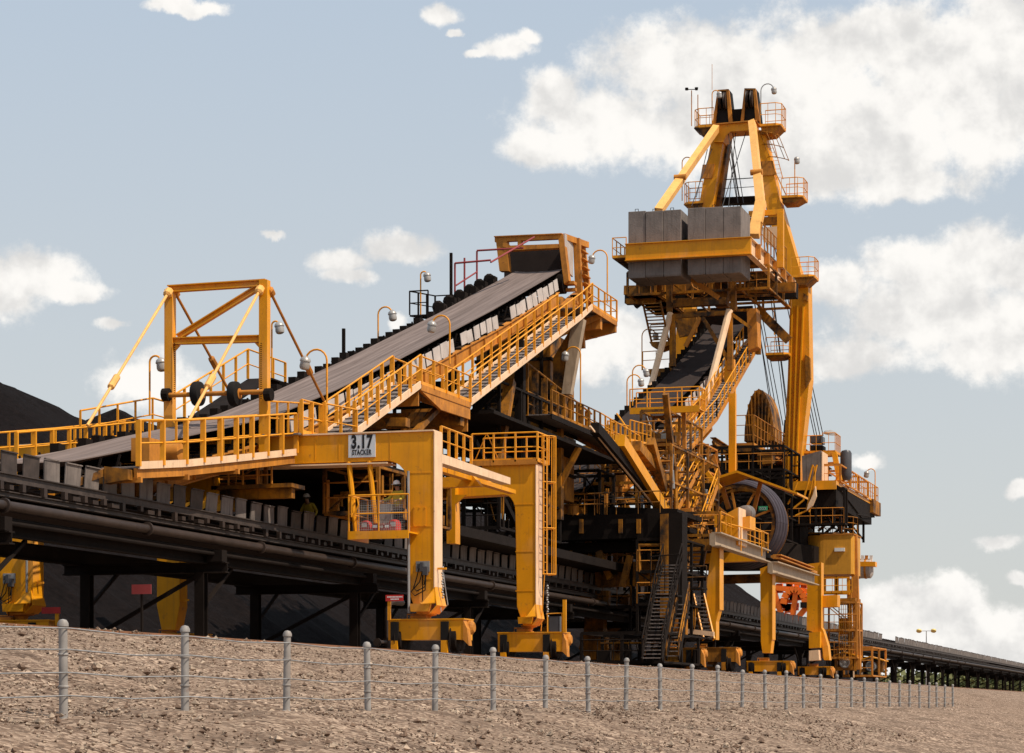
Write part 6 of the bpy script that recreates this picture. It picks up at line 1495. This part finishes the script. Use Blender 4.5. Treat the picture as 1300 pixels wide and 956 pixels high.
    for sx in (-1, 1):
        s = MB(); s.prism([(sx * .12 - .05, -.09, 0), (sx * .12 + .05, -.09, 0), (sx * .13 + .05, .12, 0), (sx * .13 + .02, .19, 0), (sx * .13 - .03, .19, 0), (sx * .13 - .05, .12, 0)], (0, 0, .07)); s.box(sx * .12 - .048, sx * .12 + .048, -.085, .02, .07, .15); s.build('boot', 'rubber', r)
    s = MB(); t = hc + Vector((0, 0, .035)); s.lathe(t, (0, .12, 1), [(.150, -.006), (.152, .004), (.118, .012), (.116, .05), (.095, .095), (.05, .125), (.005, .133)], 24)
    s.prism([(t.x - .09, t.y + .09, t.z - .02), (t.x + .09, t.y + .09, t.z - .02), (t.x + .06, t.y + .19, t.z - .03), (t.x - .06, t.y + .19, t.z - .03)], (0, 0, .01)); s.build('helmet', helmet, r, smooth=True)
    s = MB(); s.lathe(t + Vector((0, 0, -.012)), (0, .12, 1), [(.108, -.06), (.112, 0)], 20); s.build('hair', 'ink', r)
    return r
a = cx(394, 640, -31.75)
person((-31.75, a.y, 4.02), R(175), 'worker in a white helmet and yellow shirt leaning behind the conveyor plates', lean=.45, armL=((-.33, .15, 1.15), (-.34, .36, .97)), armR=((.33, .12, 1.15), (.30, .36, .97)))
b = cy(506, 640, Yh + 1.35)
person((b.x, Yh + 1.35, zf), R(160), 'white helmeted worker standing on the mesh sided platform beside the leg', lean=.1, armL=((-.34, .12, 1.18), (-.30, .38, 1.12)), armR=((.36, .08, 1.2), (.42, .36, 1.12)))
# red bundles on the hanging platform floor
spots = [(465, .22, .20, 'large red rounded bundle with a white patch at the left end of the platform mesh'), (478, .10, .165, 'second red bundle from the left on the platform floor'), (485.5, .16, .155, 'red bundle in the middle of the platform floor'), (493, .10, .16, 'red bundle just left of the tall one at the right'), (501, .25, .21, 'tallest red bundle standing nearest the leg on the platform')]
for i, (u, dy, rr, lb) in enumerate(spots):
    p = cy(u, 670, Yh + dy + .1); s = MB(); h2 = rr * 2.0 if i in (0, 4) else rr * 1.8
    s.lathe((p.x, Yh + dy + .1, zf), (0, 0, 1), [(rr * .8, 0), (rr, .04), (rr * 1.02, h2 * .6), (rr * .8, h2 * .9), (rr * .3, h2)], 16)
    o = s.build('red_bundle', 'red', None, smooth=True); tag(o, lb, 'bundle', 'red bundles on the hanging platform')
    s = MB(); s.box(-rr * .4, rr * .5, -rr * 1.06, -rr * .96, h2 * .45, h2 * .75); WO[o.name] = Vector((0, 0, 0)); s.build('white_label', 'white', o)
